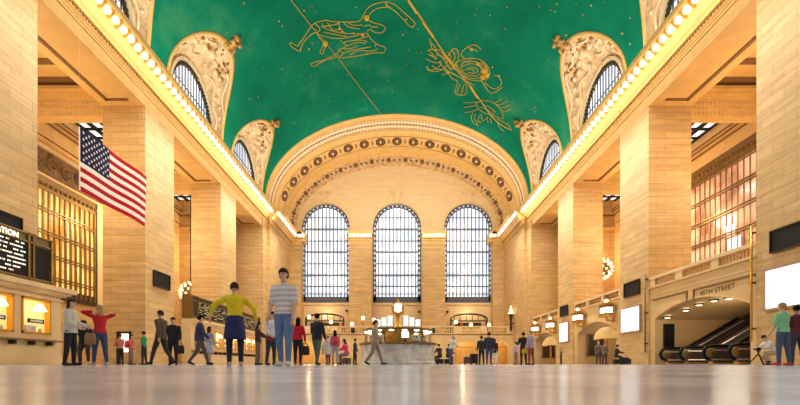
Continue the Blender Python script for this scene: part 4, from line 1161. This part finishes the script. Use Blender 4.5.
#PEOPLE_START
# ------------------------------------------------------------------ people
SKIN = [mat('skin_light', (226, 178, 146), .55), mat('skin_tan', (196, 142, 106), .55), mat('skin_dark', (120, 80, 58), .55)]
HAIRM = {'black': mat('hair_black', (20, 16, 15), .7, spec=.15), 'brown': mat('hair_brown', (66, 42, 28), .7, spec=.15), 'grey': mat('hair_grey', (140, 132, 124), .6), 'blond': mat('hair_blond', (176, 136, 84), .5)}
EYE = mat('eye_dark', (30, 24, 22), .2)
_cloth = {}
def cloth(c):
    if c not in _cloth: _cloth[c] = mat('cloth_%d_%d_%d' % c, c, .8, noise=.14, nscale=7, bump=.3, bscale=9)
    return _cloth[c]
def stripe_cloth(c1, c2):
    m, nt, b = new_mat('striped_cloth'); tc = nt.nodes.new('ShaderNodeTexCoord'); w = nt.nodes.new('ShaderNodeTexWave')
    w.bands_direction = 'Z'; w.inputs['Scale'].default_value = 3.2
    nt.links.new(tc.outputs['Object'], w.inputs['Vector']); cr = nt.nodes.new('ShaderNodeValToRGB')
    cr.color_ramp.elements[0].position = .45; cr.color_ramp.elements[0].color = (*lin(c1), 1); cr.color_ramp.elements[1].position = .55; cr.color_ramp.elements[1].color = (*lin(c2), 1)
    nt.links.new(w.outputs['Fac'], cr.inputs['Fac']); nt.links.new(cr.outputs['Color'], b.inputs['Base Color']); b.inputs['Roughness'].default_value = .8
    return m
def capsule(g, p0, p1, r0, r1, n=10):
    p0, p1 = Vector(p0), Vector(p1); d = p1-p0; L = max(d.length, 1e-5); t = d/L
    up = Vector((0, 1, 0)) if abs(t.y) < .9 else Vector((1, 0, 0))
    a = t.cross(up).normalized(); bb = a.cross(t).normalized()
    prof = [(-r0*.98, r0*.2), (-r0*.7, r0*.71), (0, r0), (L*.5, (r0+r1)/2*1.03), (L, r1), (L+r1*.7, r1*.71), (L+r1*.98, r1*.2)]
    g.loft([[p0+t*z+a*r*math.cos(2*PI*k/n)+bb*r*math.sin(2*PI*k/n) for k in range(n)] for z, r in prof])
def rot_x(v, a): return Vector((v.x, v.y*math.cos(a)-v.z*math.sin(a), v.y*math.sin(a)+v.z*math.cos(a)))
R_ = math.radians
def person(label, px, hpx, H=1.72, head=0, depth=None, top=(60, 60, 66), bottom=(40, 40, 50), shoe=(40, 34, 30), hair='black', long=False, skin=0,
           lean=0, legL=(4, 4), legR=(-4, 4), armL=(8, 8, 15), armR=(8, 8, 15), skirt=False, jacket=False, fem=False, sleeve='long', nod=0, topmat=None, wpos=None):
    d = depth if depth else H*F/hpx
    x = (px-CX)*d/F
    S = H
    la = -R_(lean)
    hipw = .05*S; shw = (.096 if fem else .108)*S
    pel = Vector((0, 0, 0))
    def tor(v): return rot_x(Vector(v)*S, la)
    sh = {s: tor((s*shw/S, 0, .268)) for s in (-1, 1)}
    neck = tor((0, .0, .32)); headc = neck+rot_x(Vector((0, .018, .088))*S, la-R_(nod))
    g = MB(); prim = []
    def cap(z, p0, p1, r0, r1): capsule(g, p0, p1, r0, r1); prim.append((z, Vector(p0), Vector(p1), r0, r1))
    # torso as elliptical rings
    wz = .074 if fem else .083
    ring = [(-.035, .06, .05), (-.02, .085, .064), (.03, .094, .07), (.09, wz+.004, .06), (.14, wz+.004, .058), (.2, .096, .07), (.25, .104, .068), (.285, .088, .054), (.31, .045, .04)]
    g.loft([[tor((rx*math.cos(2*PI*k/14), ry*math.sin(2*PI*k/14)+(.008 if .15 < z < .26 and math.sin(2*PI*k/14) > 0 and fem else 0), z)) for k in range(14)] for z, rx, ry in ring])
    prim.append(('b', tor((0, 0, -.02)), tor((0, 0, .03)), .085*S, .085*S))
    prim.append(('t', tor((0, 0, .075)), tor((0, 0, .2)), .085*S, .1*S)); prim.append(('t', sh[-1], sh[1], .05*S, .05*S))
    cap('s', neck-rot_x(Vector((0, 0, .03))*S, la), headc-rot_x(Vector((0, .01, .03))*S, la), .031*S, .029*S)
    # head: skull, jaw, nose, ears
    hr = lambda v: headc+rot_x(Vector(v)*S, la-R_(nod))
    def blob(c, rx, ry, rz):
        rings = []
        for i in range(9):
            t = PI*i/8; rr = max(math.sin(t), .05)
            rings.append([hr((c[0]+rx*rr*math.cos(2*PI*k/12), c[1]+ry*rr*math.sin(2*PI*k/12), c[2]-rz*math.cos(t))) for k in range(12)])
        g.loft(rings)
    blob((0, -.004, .018), .045, .055, .05); blob((0, .014, -.028), .034, .04, .036); blob((0, .058, -.008), .009, .013, .014); blob((-.046, 0, -.004), .007, .012, .017); blob((.046, 0, -.004), .007, .012, .017)
    prim.append(('s', hr((0, 0, -.03)), hr((0, 0, .02)), .05*S, .05*S))
    # legs
    ankles = {}
    for s, (f, kf) in ((-1, legL), (1, legR)):
        hip = Vector((s*hipw, 0, -.01*S)); a = R_(f); b2 = R_(f-kf)
        knee = hip+Vector((s*.012*S, math.sin(a)*.245*S, -math.cos(a)*.245*S))
        ank = knee+Vector((0, math.sin(b2)*.235*S, -math.cos(b2)*.235*S))
        cap('b', hip, knee, .054*S, .036*S); cap('b', knee, ank, .034*S, .022*S)
        pitch = min(0, b2) if kf < 80 else 0
        fd = Vector((s*.12, math.cos(pitch), math.sin(pitch)*.6)).normalized()
        heel = ank+Vector((0, -.012*S, -.024*S)); toe = heel+fd*.105*S
        cap('f', heel, toe, .024*S, .018*S)
        ankles[s] = min(ank.z-.047*S, toe.z-.018*S, heel.z-.024*S, knee.z-.04*S)
    # arms
    hands = {}
    for s, (f, ab, el) in ((-1, armL), (1, armR)):
        a, bb = R_(f), R_(ab); e = R_(f+el)
        ud = Vector((s*math.sin(bb), math.sin(a)*math.cos(bb), -math.cos(a)*math.cos(bb)))
        inw = -.35 if el > 40 else .25
        if ab > 60: inw = -.9 if el > 70 else .9
        fdv = Vector((s*math.sin(bb)*inw, math.sin(e), -math.cos(e))).normalized()
        if ab > 60 and el < 60: fdv = ud
        elb = sh[s]+ud*.165*S; wr = elb+fdv*.145*S
        cap('u', sh[s], elb, .034*S, .027*S); cap('a', elb, wr, .027*S, .018*S)
        pm = wr+fdv*.045*S; cap('s', wr, pm, .018*S, .02*S); hands[s] = (wr, pm, fdv)
    low = min(ankles.values())
    # long hair / mesh union
    tmpm = bpy.data.meshes.new('tmp'); tmpm.from_pydata(g.v, [], g.f)
    to = bpy.data.objects.new('tmp', tmpm); C.objects.link(to)
    md = to.modifiers.new('r', 'REMESH'); md.mode = 'VOXEL'; md.voxel_size = .02; md2 = to.modifiers.new('s', 'SMOOTH'); md2.iterations = 4; md2.factor = .5
    bpy.context.view_layer.update()
    me = bpy.data.meshes.new_from_object(to.evaluated_get(bpy.context.evaluated_depsgraph_get())); bpy.data.objects.remove(to)
    bm = [v.co.copy() for v in me.vertices]; no = [v.normal.copy() for v in me.vertices]; fs = [tuple(p.vertices) for p in me.polygons]
    bpy.data.meshes.remove(me)
    def zone(p):
        best = None
        for z, p0, p1, r0, r1 in prim:
            dv = p1-p0; t = max(0, min(1, (p-p0).dot(dv)/max(dv.length_squared, 1e-9)))
            dd = (p-p0-dv*t).length-(r0+(r1-r0)*t)
            if best is None or dd < best[0]: best = (dd, z)
        return best[1]
    zs = [zone(sum((bm[i] for i in f), Vector())/len(f)) for f in fs]
    rz = Matrix.Rotation(R_(head), 3, 'Z'); base = wpos or Vector((x, d, 0))
    def w(p): return base+rz @ (p-Vector((0, 0, low)))
    gb = MB(); gb.add([w(p) for p in bm], fs)
    # fingers
    for s, (wr, pm, fdv) in hands.items():
        side = Vector((0, 1, 0)) if abs(fdv.y) < .7 else Vector((1, 0, 0)); side = (side-fdv*side.dot(fdv)).normalized(); curl = fdv.cross(side).normalized()*(-s)
        for k, (o_, l) in enumerate(((-.015, .036), (-.005, .043), (.006, .04), (.015, .032))):
            b0 = pm+side*o_*S+fdv*.01*S; b1 = b0+fdv*l*.55*S+curl*.004*S; b2 = b1+fdv*l*.45*S+curl*.014*S
            gb.tube([w(b0), w(b1), w(b2)], [.0055*S, .005*S, .004*S], 5)
        b0 = wr.lerp(pm, .4)+side*.014*S; b1 = b0+side*.018*S+fdv*.016*S
        gb.tube([w(b0), w(b1), w(b1+fdv*.02*S)], [.007*S, .006*S, .0045*S], 5)
    body = gb.build('person', SKIN[skin], smooth=True, loc=base)
    tag(body, label, 'person')
    def shell(name, zones, off, m):
        idx = [i for i, z in enumerate(zs) if z in zones]
        if not idx: return
        mp_ = {}; vs = []; ff = []
        for i in idx:
            q = []
            for vi in fs[i]:
                if vi not in mp_: mp_[vi] = len(vs); vs.append(w(bm[vi]+no[vi]*off))
                q.append(mp_[vi])
            ff.append(q)
        gg = MB(); gg.add(vs, ff); return gg.build(name, m, body, smooth=True)
    tz = ('t', 'u', 'a') if sleeve == 'long' else ('t', 'u')
    tm = topmat or cloth(top)
    shell('jacket' if jacket else 'shirt', tz, .02 if jacket else .011, tm)
    shell('trousers', ('b',), .012, cloth(bottom))
    shell('shoes', ('f',), .008, cloth(shoe))
    gg = MB(); skirted = bool(skirt)     # garment hem over the hips
    hem = [(.085, .098, .076), (.04, .104, .083), (-.01, .108, .088), (-.045, .11, .09)] if jacket else [(.07, .093, .073), (.03, .1, .079), (.0, .102, .08)]
    gg.grid([[w(tor((rx*math.cos(2*PI*k/16), ry*math.sin(2*PI*k/16), z))) for k in range(16)] for z, rx, ry in hem], close=True)
    if not skirted: gg.build('jacket_hem' if jacket else 'shirt_hem', tm, body, smooth=True)
    if skirt:
        gg = MB(); gg.grid([[w(Vector((rx*S*math.cos(2*PI*k/18), rx*.85*S*math.sin(2*PI*k/18), z*S))) for k in range(18)] for z, rx in ((.06, .082), (0, .105), (-.1, .118), (-.22, .128))], close=True)
        gg.build('skirt', cloth(skirt), body, smooth=True)
    # hair: cap leaving the face free
    gg = MB(); rings = []
    for i in range(8):
        t = PI*.5*i/7+.02; rr = math.sin(t)
        rings.append([(.052*rr*math.cos(2*PI*k/14), -.006+.062*rr*math.sin(2*PI*k/14), .02+.056*math.cos(t)) for k in range(14)])
    for q, dz in enumerate((-.022, -.045)):
        rings.append([(.051*math.cos(2*PI*k/14), -.008+(.06 if math.sin(2*PI*k/14) < .3 else .02)*math.sin(2*PI*k/14), .02+(dz if math.sin(2*PI*k/14) < .3 else -.002)) for k in range(14)])
    if long:
        for dz, wx, dy in ((-.09, .056, -.02), (-.14, .05, -.03), (-.165, .03, -.03)):
            rings.append([(wx*math.cos(2*PI*k/14), dy+(.05*math.sin(2*PI*k/14) if math.sin(2*PI*k/14) < .1 else .0), .02+(dz if math.sin(2*PI*k/14) < .3 else -.004)) for k in range(14)])
    gg.grid([[w(hr(p)) for p in r] for r in rings], close=True)
    gg.build('hair', HAIRM[hair], body, smooth=True)
    for s in (-1, 1):
        gg = MB(); gg.sphere(w(hr((s*.018, .047, .004))), .0075*S, 6); gg.build('eye', EYE, body)
    gg = MB(); gg.tube([w(hr((-.012, .054, -.034))), w(hr((0, .057, -.034))), w(hr((.012, .054, -.034)))], .004*S, 5); gg.build('mouth', cloth((150, 70, 64)), body)
    return dict(w=w, tor=lambda v: w(tor(v)), hand={s: w(h[1]) for s, h in hands.items()}, S=S, base=base, rz=rz)
def backpack(pn, label, col, sc_=1.0, front=False):
    sgn = 1 if front else -1
    c = pn['tor']((0, sgn*.125, .17))
    e = empty('backpack', c, label, 'bag')
    g = MB(); rings = []
    for z, rx, ry in ((.03, .06, .03), (.04, .085, .05), (.12, .09, .06), (.22, .085, .055), (.27, .07, .045), (.285, .04, .025)):
        rings.append([pn['tor']((rx*sc_*math.copysign(abs(math.cos(2*PI*k/16))**.6, math.cos(2*PI*k/16)), sgn*(.125+.0)+ry*math.sin(2*PI*k/16), z)) for k in range(16)])
    g.loft(rings); g.build('bag_body', cloth(col), e, smooth=True)
    g = MB(); rings = []
    for z, rx, ry in ((.05, .05, .01), (.06, .06, .02), (.13, .06, .02), (.145, .05, .01)):
        rings.append([pn['tor']((rx*sc_*math.cos(2*PI*k/12), sgn*(.18)+ry*math.sin(2*PI*k/12), z)) for k in range(12)])
    g.loft(rings); g.build('pocket', cloth(tuple(int(v*.8) for v in col)), e, smooth=True)
    for s in (-1, 1):
        g = MB(); g.tube([pn['tor']((s*.055, sgn*.08, .29)), pn['tor']((s*.065, -sgn*.02, .315)), pn['tor']((s*.07, -sgn*.082, .24)), pn['tor']((s*.085, -sgn*.04, .12)), pn['tor']((s*.09, sgn*.08, .08))], .018, 6); g.build('strap', cloth(tuple(int(v*.7) for v in col)), e)
def handbag(at, label, col, w_=.3, h_=.28, d_=.12, rz=0, name='handbag'):
    e = empty(name, at, label, 'bag')
    Rz = Matrix.Rotation(R_(rz), 3, 'Z'); at = Vector(at)
    q = lambda v: at+Rz @ Vector(v)
    g = MB(); rings = []
    for z, k_ in ((-h_-.12, .85), (-h_-.11, .98), (-h_*.5-.12, 1.05), (-.12, .9), (-.115, .6)):
        rings.append([q((w_/2*k_*math.copysign(abs(math.cos(2*PI*k/16))**.5, math.cos(2*PI*k/16)), d_/2*k_*math.copysign(abs(math.sin(2*PI*k/16))**.6, math.sin(2*PI*k/16)), z)) for k in range(16)])
    g.loft(rings); g.build('bag_body', cloth(col), e, smooth=True)
    g = MB(); g.tube([q((-w_*.3, 0, -.13)), q((-w_*.2, 0, -.02)), q((0, 0, .01)), q((w_*.2, 0, -.02)), q((w_*.3, 0, -.13))], .014, 6); g.build('handle', cloth(tuple(int(v*.7) for v in col)), e)
def suitcase(x, y, label, col, w_=.42, h_=.6, d_=.26, rz=0):
    e = empty('suitcase', (x, y, 0), label, 'luggage'); Rz = Matrix.Rotation(R_(rz), 3, 'Z')
    q = lambda v: Vector((x, y, 0))+Rz @ Vector(v)
    g = MB(); rings = []
    for z, k_ in ((.07, .9), (.09, 1), (h_*.5, 1.02), (h_-.02, 1), (h_, .9)):
        rings.append([q((w_/2*k_*math.copysign(abs(math.cos(2*PI*k/20))**.35, math.cos(2*PI*k/20)), d_/2*k_*math.copysign(abs(math.sin(2*PI*k/20))**.35, math.sin(2*PI*k/20)), z)) for k in range(20)])
    g.loft(rings); g.build('case_shell', cloth(col), e)
    g = MB(); g.tube([q((-.1, .06, h_)), q((-.1, .06, h_+.3)), q((.1, .06, h_+.3)), q((.1, .06, h_))], .012, 6); g.build('pull_handle', M['grey'], e)
    for sx in (-1, 1):
        for sy in (-1, 1):
            g = MB(); g.lathe([(.01, -.02), (.04, -.02), (.04, .02), (.01, .02)], q((sx*w_*.36, sy*d_*.3, .04)), 10, 0, Rz @ Vector((1, 0, 0))); g.build('wheel', M['black'], e)

WALK = dict(legL=(22, 6), legR=(-14, 22), armL=(-18, 6, 12), armR=(20, 6, 22))
# left foreground
p = person('woman in pale grey jacket and black trousers standing near the ticket booth', 70.5, 66, 1.66, -78, top=(214, 204, 188), bottom=(28, 26, 30), hair='brown', long=True, jacket=True, fem=True, armL=(15, 8, 60), armR=(10, 8, 50))
p = person('woman in red top and blue jeans holding both arms up to her head', 100, 60, 1.68, 62, top=(200, 22, 34), bottom=(58, 74, 104), hair='blond', long=True, fem=True, armL=(150, 64, 115), armR=(150, 64, 115), shoe=(200, 180, 160), legL=(10, 4), legR=(-8, 4))
handbag(p['tor']((-.15, .0, .06)), 'tan shoulder bag at the hip of the woman in red with raised arms', (160, 122, 82), .26, .3, .12, 20)
person('dark clothed person crouching between the grey jacket woman and the red top woman', 85, 36, 1.68, -150, depth=13.6, top=(34, 30, 30), bottom=(74, 52, 36), lean=32, legL=(75, 100), legR=(55, 85), armL=(45, 8, 40), armR=(40, 8, 40), hair='black')
person('small dark clothed figure before the bright doorway, nearest its left edge', 120, 31, 1.68, 60, depth=24.4, top=(190, 110, 96), bottom=(30, 28, 30), hair='brown', fem=True, armL=(20, 8, 60), armR=(20, 8, 60))
p = person('person in coral red top just right of the bright doorway', 131, 31, 1.66, -70, depth=24.8, top=(222, 96, 84), bottom=(126, 108, 92), hair='brown', fem=True, long=True)
backpack(p, 'coral backpack on the person right of the bright doorway', (220, 84, 78))
person('man in green shirt and dark trousers at the foot of the left pier', 144, 33, 1.74, 100, top=(40, 134, 84), bottom=(32, 34, 44), hair='black', sleeve='short', skin=1)
person('tall dark brown clothed figure walking in front of the left pier', 161, 55, 1.78, 80, top=(92, 74, 56), bottom=(58, 46, 38), jacket=True, hair='brown', **WALK)
p = person('figure in black coat at the right corner of the left pier', 173, 47, 1.74, -160, top=(30, 28, 32), bottom=(28, 26, 30), jacket=True, hair='black', armL=(10, 10, 20))
handbag(p['hand'][-1], 'black bag carried by the figure in the black coat', (34, 30, 34), .3, .3, .13, 10)
person('figure in black and blue coat before the long departure board', 200, 50, 1.74, -60, top=(52, 56, 92), bottom=(96, 80, 72), jacket=True, hair='black', **WALK)
person('small pale skirted woman between the long board and the woman in yellow', 209, 38, 1.62, -20, top=(150, 150, 170), bottom=(190, 160, 140), skirt=(178, 176, 188), fem=True, long=True, hair='brown')
p = person('woman in bright yellow top and navy skirt stretching her arms to the side', 235, 84, 1.70, 25, top=(240, 206, 16), bottom=(26, 28, 44), skirt=(34, 42, 90), hair='brown', fem=True, armL=(15, 56, 20), armR=(15, 50, 10), shoe=(226, 176, 160), skin=0, lean=6, nod=10)
person('woman in dark maroon top behind the woman in yellow', 258, 42, 1.64, -70, top=(72, 42, 44), bottom=(122, 98, 80), hair='black', long=True, fem=True, armL=(45, 8, 30), armR=(50, 8, 25))
p = person('person in white shirt and dark jeans with red waist bag, left of the striped man', 271, 53, 1.70, -120, top=(218, 218, 226), bottom=(46, 56, 74), hair='black', long=True, fem=True, armL=(25, 10, 60), armR=(10, 10, 40))
handbag(p['tor']((.1, .06, .07)), 'small dark red bag at the waist of the person in white shirt', (120, 40, 48), .24, .16, .1, 40)
person('tall man in white striped t-shirt and light blue jeans, the tallest figure', 284, 96, 1.82, 170, topmat=stripe_cloth((236, 226, 220), (206, 196, 196)), bottom=(104, 130, 170), hair='brown', sleeve='short', legL=(6, 4), legR=(-6, 4), shoe=(210, 205, 195))
p = person('woman in red shirt with black trousers and long dark hair, seen from behind', 298, 47, 1.66, 0, top=(212, 20, 42), bottom=(34, 28, 30), hair='black', long=True, fem=True, shoe=(120, 78, 44), armR=(4, 12, 25))
handbag(p['hand'][1], 'dark shopping bag held by the long haired woman in red', (70, 58, 52), .28, .32, .12, 0)
p = person('man in dark jacket and grey green trousers standing with legs apart', 317, 51, 1.76, -25, top=(38, 36, 44), bottom=(88, 104, 100), jacket=True, hair='black', legL=(14, 4), legR=(-10, 4), armL=(15, 12, 40), armR=(5, 10, 20))
handbag(p['hand'][1], 'cream paper bag held by the man in the dark jacket', (232, 220, 196), .3, .34, .14, 0, 'shopping_bag')
p = person('woman with pink backpack and pale grey trousers facing the round booth', 335, 34, 1.66, 15, top=(150, 110, 120), bottom=(160, 156, 160), hair='black', long=True, fem=True)
backpack(p, 'pink red backpack on the woman in pale grey trousers', (224, 62, 84))
person('person in pale blue shirt and navy trousers behind the cream paper bag', 328, 28, 1.70, 160, depth=26.5, top=(196, 200, 214), bottom=(40, 46, 66), hair='brown')
person('person in bright pink top sitting down left of the round booth', 347, 26, 1.66, 75, depth=23, top=(236, 60, 118), bottom=(150, 130, 120), hair='brown', long=True, fem=True, lean=12, legL=(82, 88), legR=(76, 84), armL=(40, 8, 40), armR=(40, 8, 40))
suitcase((347-CX)*23/F-.02, 23.1, 'brown suitcase that the person in bright pink sits on', (92, 70, 56), .5, .36, .34, 75)
person('person in dark navy clothes beside the left edge of the round booth', 355, 26, 1.68, -100, depth=29, top=(44, 48, 62), bottom=(36, 38, 48), hair='black')
person('figure in grey brown coat walking in front of the round marble booth', 375, 45, 1.74, -90, top=(176, 152, 128), bottom=(150, 130, 112), jacket=True, hair='brown', **WALK)
# right of the booth
for px, l, c in ((440, 'dark clothed person sitting on a case just right of the round booth', (52, 40, 46)), (448, 'person in dark plum jacket sitting beside the man in white shirt', (74, 48, 56))):
    person(l, px, 20, 1.7, 30 if px < 444 else -40, depth=29.6, top=c, bottom=(46, 38, 44), hair='black', lean=10, legL=(80, 86), legR=(76, 84), armL=(35, 8, 40), armR=(35, 8, 40))
    suitcase((px-CX)*29.6/F, 29.75, 'dark case under the person sitting %s' % ('just right of the round booth' if px < 444 else 'beside the man in white shirt'), (44, 36, 40), .46, .38, .32, 30 if px < 444 else -40)
person('man in white shirt and blue jeans leaning forward right of the round booth', 451, 28, 1.74, -55, depth=26.6, top=(226, 218, 208), bottom=(78, 96, 140), hair='grey', lean=14, armL=(30, 8, 50), armR=(30, 8, 50), **dict(legL=(14, 6), legR=(-10, 8)))
suitcase((474-CX)*25/F, 25, 'black upright suitcase left of the three standing people', (34, 32, 36), .42, .62, .26, 10)
suitcase((468-CX)*26/F, 26, 'low grey suitcase beside the black upright one', (96, 80, 72), .5, .46, .3, -15)
person('man in dark clothes, left one of three people by the gate', 481.5, 28, 1.70, 10, depth=26.4, top=(48, 44, 52), bottom=(38, 36, 44), jacket=True, hair='black')
person('taller man in navy jacket and jeans, middle one of three people by the gate', 489, 32, 1.80, -15, top=(48, 50, 66), bottom=(60, 82, 128), jacket=True, hair='brown')
p = person('woman in black top and white trousers, right one of three by the gate', 494.5, 25, 1.62, -10, depth=27.6, top=(40, 36, 40), bottom=(238, 230, 220), hair='brown', fem=True, long=True)
handbag(p['tor']((-.02, -.12, .18)), 'black bag on the back of the woman in white trousers', (28, 26, 30), .34, .3, .14, 0)
person('person in lavender shirt standing far behind the man in the black suit', 516, 22, 1.68, 60, depth=33, top=(168, 160, 190), bottom=(130, 110, 110), hair='brown')
p = person('man in black suit seen from behind, at the right of the terrace', 523.5, 32, 1.78, 5, top=(22, 22, 28), bottom=(20, 20, 26), jacket=True, hair='black', armL=(18, 14, 70), armR=(18, 14, 70))
p = person('person in pale purple jacket standing beside the man in the black suit', 531, 34, 1.76, 40, top=(176, 156, 178), bottom=(150, 70, 60), jacket=True, hair='grey')
handbag(p['hand'][-1]+Vector((0, 0, .1)), 'yellow bag held by the person in the pale purple jacket', (206, 164, 40), .4, .22, .16, 20)
person('small figure in green vest by the foot of the farthest right pier', 561, 15, 1.6, 70, depth=45.2, top=(70, 92, 60), bottom=(40, 44, 36), hair='black')
person('man in grey coat, left of the pair under the lit hood', 598.5, 23, 1.76, 170, depth=33.8, top=(112, 96, 84), bottom=(84, 70, 60), jacket=True, hair='grey')
person('woman in grey jacket, right of the pair under the lit hood', 604.5, 23, 1.70, -170, depth=33.2, top=(126, 110, 96), bottom=(70, 60, 56), jacket=True, hair='brown', fem=True)
person('dark clothed person sitting on luggage against the right pier', 616, 18, 1.72, -100, depth=31.4, top=(50, 42, 42), bottom=(34, 30, 34), hair='black', lean=6, legL=(80, 85), legR=(74, 84), armL=(40, 8, 45), armR=(40, 8, 45))
suitcase((616-CX)*31.4/F+.02, 31.45, 'black case under the person sitting against the right pier', (30, 27, 30), .5, .38, .34, -100)
suitcase((624-CX)*31/F, 31.0, 'large black suitcase right of the person sitting against the right pier', (26, 24, 26), .6, .5, .34, 5)
suitcase((628.5-CX)*31.4/F, 31.6, 'low black case nearest the bronze pipe', (36, 32, 32), .5, .4, .3, -10)
# right foreground
p = person('person in mint green shirt and blue jeans at the right edge', 783, 62, 1.72, 12, top=(140, 206, 150), bottom=(76, 88, 112), hair='blond', sleeve='short', shoe=(200, 60, 50), armL=(10, 8, 20), armR=(40, 10, 70))
p = person('person in dark red top partly cut by the right edge of the view', 797, 63, 1.74, -10, depth=12.9, top=(96, 30, 44), bottom=(64, 62, 78), hair='black', skin=1, shoe=(214, 40, 34))
handbag(p['tor']((-.16, .05, .1)), 'olive shoulder bag between the two people at the right edge', (150, 140, 84), .34, .3, .14, 0)
p = person('person in white shirt and beige trousers crouching with a camera by the tripod', 773, 21, 1.74, 88, depth=18.6, top=(226, 216, 206), bottom=(196, 168, 126), hair='brown', lean=28, legL=(92, 122), legR=(64, 118), armL=(38, 6, 50), armR=(38, 6, 50))
tx, ty = (758.5-CX)*18.2/F, 18.2
e = empty('tripod', (tx, ty, 0), 'small black camera tripod on the floor before the crouching person', 'tripod')
for k in range(3):
    a = 2*PI*k/3+.3; g = MB(); g.tube([(tx, ty, .46), (tx+.2*math.cos(a), ty+.2*math.sin(a), .2), (tx+.34*math.cos(a), ty+.34*math.sin(a), 0.01)], [.03, .025, .018], 6); g.build('leg', M['black'], e)
g = MB(); g.tube([(tx, ty, .4), (tx, ty, .58)], .03, 6); g.lathe([(.05, .54), (.06, .58), (.05, .6)], (tx, ty, 0), 8, cap=True); g.build('tripod_head', M['black'], e)
e = empty('camera', (tx, ty, .6), 'black camera mounted on the small tripod', 'camera')
g = MB(); g.box(tx-.08, tx+.08, ty-.04, ty+.04, .605, .7); g.box(tx-.035, tx+.035, ty-.03, ty+.03, .7, .73); g.build('camera_body', M['black'], e)
g = MB(); g.lathe([(.035, 0), (.04, .06), (.036, .1), (.02, .09)], (tx-.08, ty, .65), 12, 0, (-1, 0, 0)); g.build('lens', M['bronze_dark'], e)
#PEOPLE_END

# ------------------------------------------------------------------ light
def area(name, loc, rot, sx, sy, e, col, spread=PI):
    l = bpy.data.lights.new(name, 'AREA'); l.shape = 'RECTANGLE'; l.size = sx; l.size_y = sy; l.energy = e; l.color = col
    o = bpy.data.objects.new(name, l); C.objects.link(o); o.location = loc; o.rotation_euler = rot; l.spread = spread
    return o
def point(name, loc, e, col, r=.5):
    l = bpy.data.lights.new(name, 'POINT'); l.energy = e; l.color = col; l.shadow_soft_size = r
    o = bpy.data.objects.new(name, l); C.objects.link(o); o.location = loc; return o
WARM = (1, .9, .72)
for s in (-1, 1):
    # cove lights on top of the cornices, lighting the vault
    area('cove_light', (s*17.3, 38, 22.15), (0, math.radians(180-s*25), 0), .5, 47, 1900, (1, .93, .74))
    # unseen mid-air strips added as bulb light and fill for the lower hall
    area('cornice_fill', (s*14.6, 42, 19.8), (0, math.radians(s*12), 0), 1.2, 46, 5600, (1, .93, .8))
    area('cove_glow', (s*16.75, 40, 20.2), (0, math.radians(-s*112), 0), .3, 44, 420, (1, .88, .62))  # unseen strip added to brighten the cove beneath the bulbs
    for (y0, y1) in BAYS:
        point('aisle_light', (s*23.6, (y0+y1)/2, 13.5), 1150, (1, .74, .44), .8)
    for (y0, y1) in BAYS:
        if s > 0: point('passage_light', (21.0, (y0+y1)/2, 3.0), 120, (1, .8, .6), 1.3)
area('end_arch_fill', (0, 63.2, 22.3), (math.radians(128), 0, 0), 30, .6, 2100, (1, .92, .78))  # unseen strip added across the hall to brighten the arch and end wall
point('terrace_light', (11.8, 73.6, 8.6), 110, (1, .75, .45), .3); point('terrace_light', (-11.8, 73.6, 8.6), 110, (1, .75, .45), .3)
for x in (-14, -10, 10.4, 15.4): point('passage_light', (x, 69.6, 3.4), 160, (1, .76, .42), .3)
point('booth_lamp', (IB.x, IB.y, 1.8), 40, (1, .85, .6), .3)
wld = bpy.data.worlds.new('World'); sc.world = wld; wld.use_nodes = True
wld.node_tree.nodes['Background'].inputs['Color'].default_value = (1, .95, .87, 1)
wld.node_tree.nodes['Background'].inputs['Strength'].default_value = .45

# ------------------------------------------------------------------ camera
cam = bpy.data.cameras.new('Camera'); co = bpy.data.objects.new('Camera', cam); C.objects.link(co)
cam.dof.use_dof = True; cam.dof.focus_distance = 30; cam.dof.aperture_fstop = 2.8
co.location = (0, 0, H0); co.rotation_euler = (PI/2, 0, 0)
cam.sensor_width = 36; cam.lens = F/800*36; cam.sensor_fit = 'HORIZONTAL'
cam.shift_x = (400-CX)/800; cam.shift_y = (CY-202.5)/800
cam.clip_start = .02; cam.clip_end = 300
sc.camera = co
sc.view_settings.view_transform = 'Standard'
sc.view_settings.look = 'None'
sc.view_settings.exposure = .14
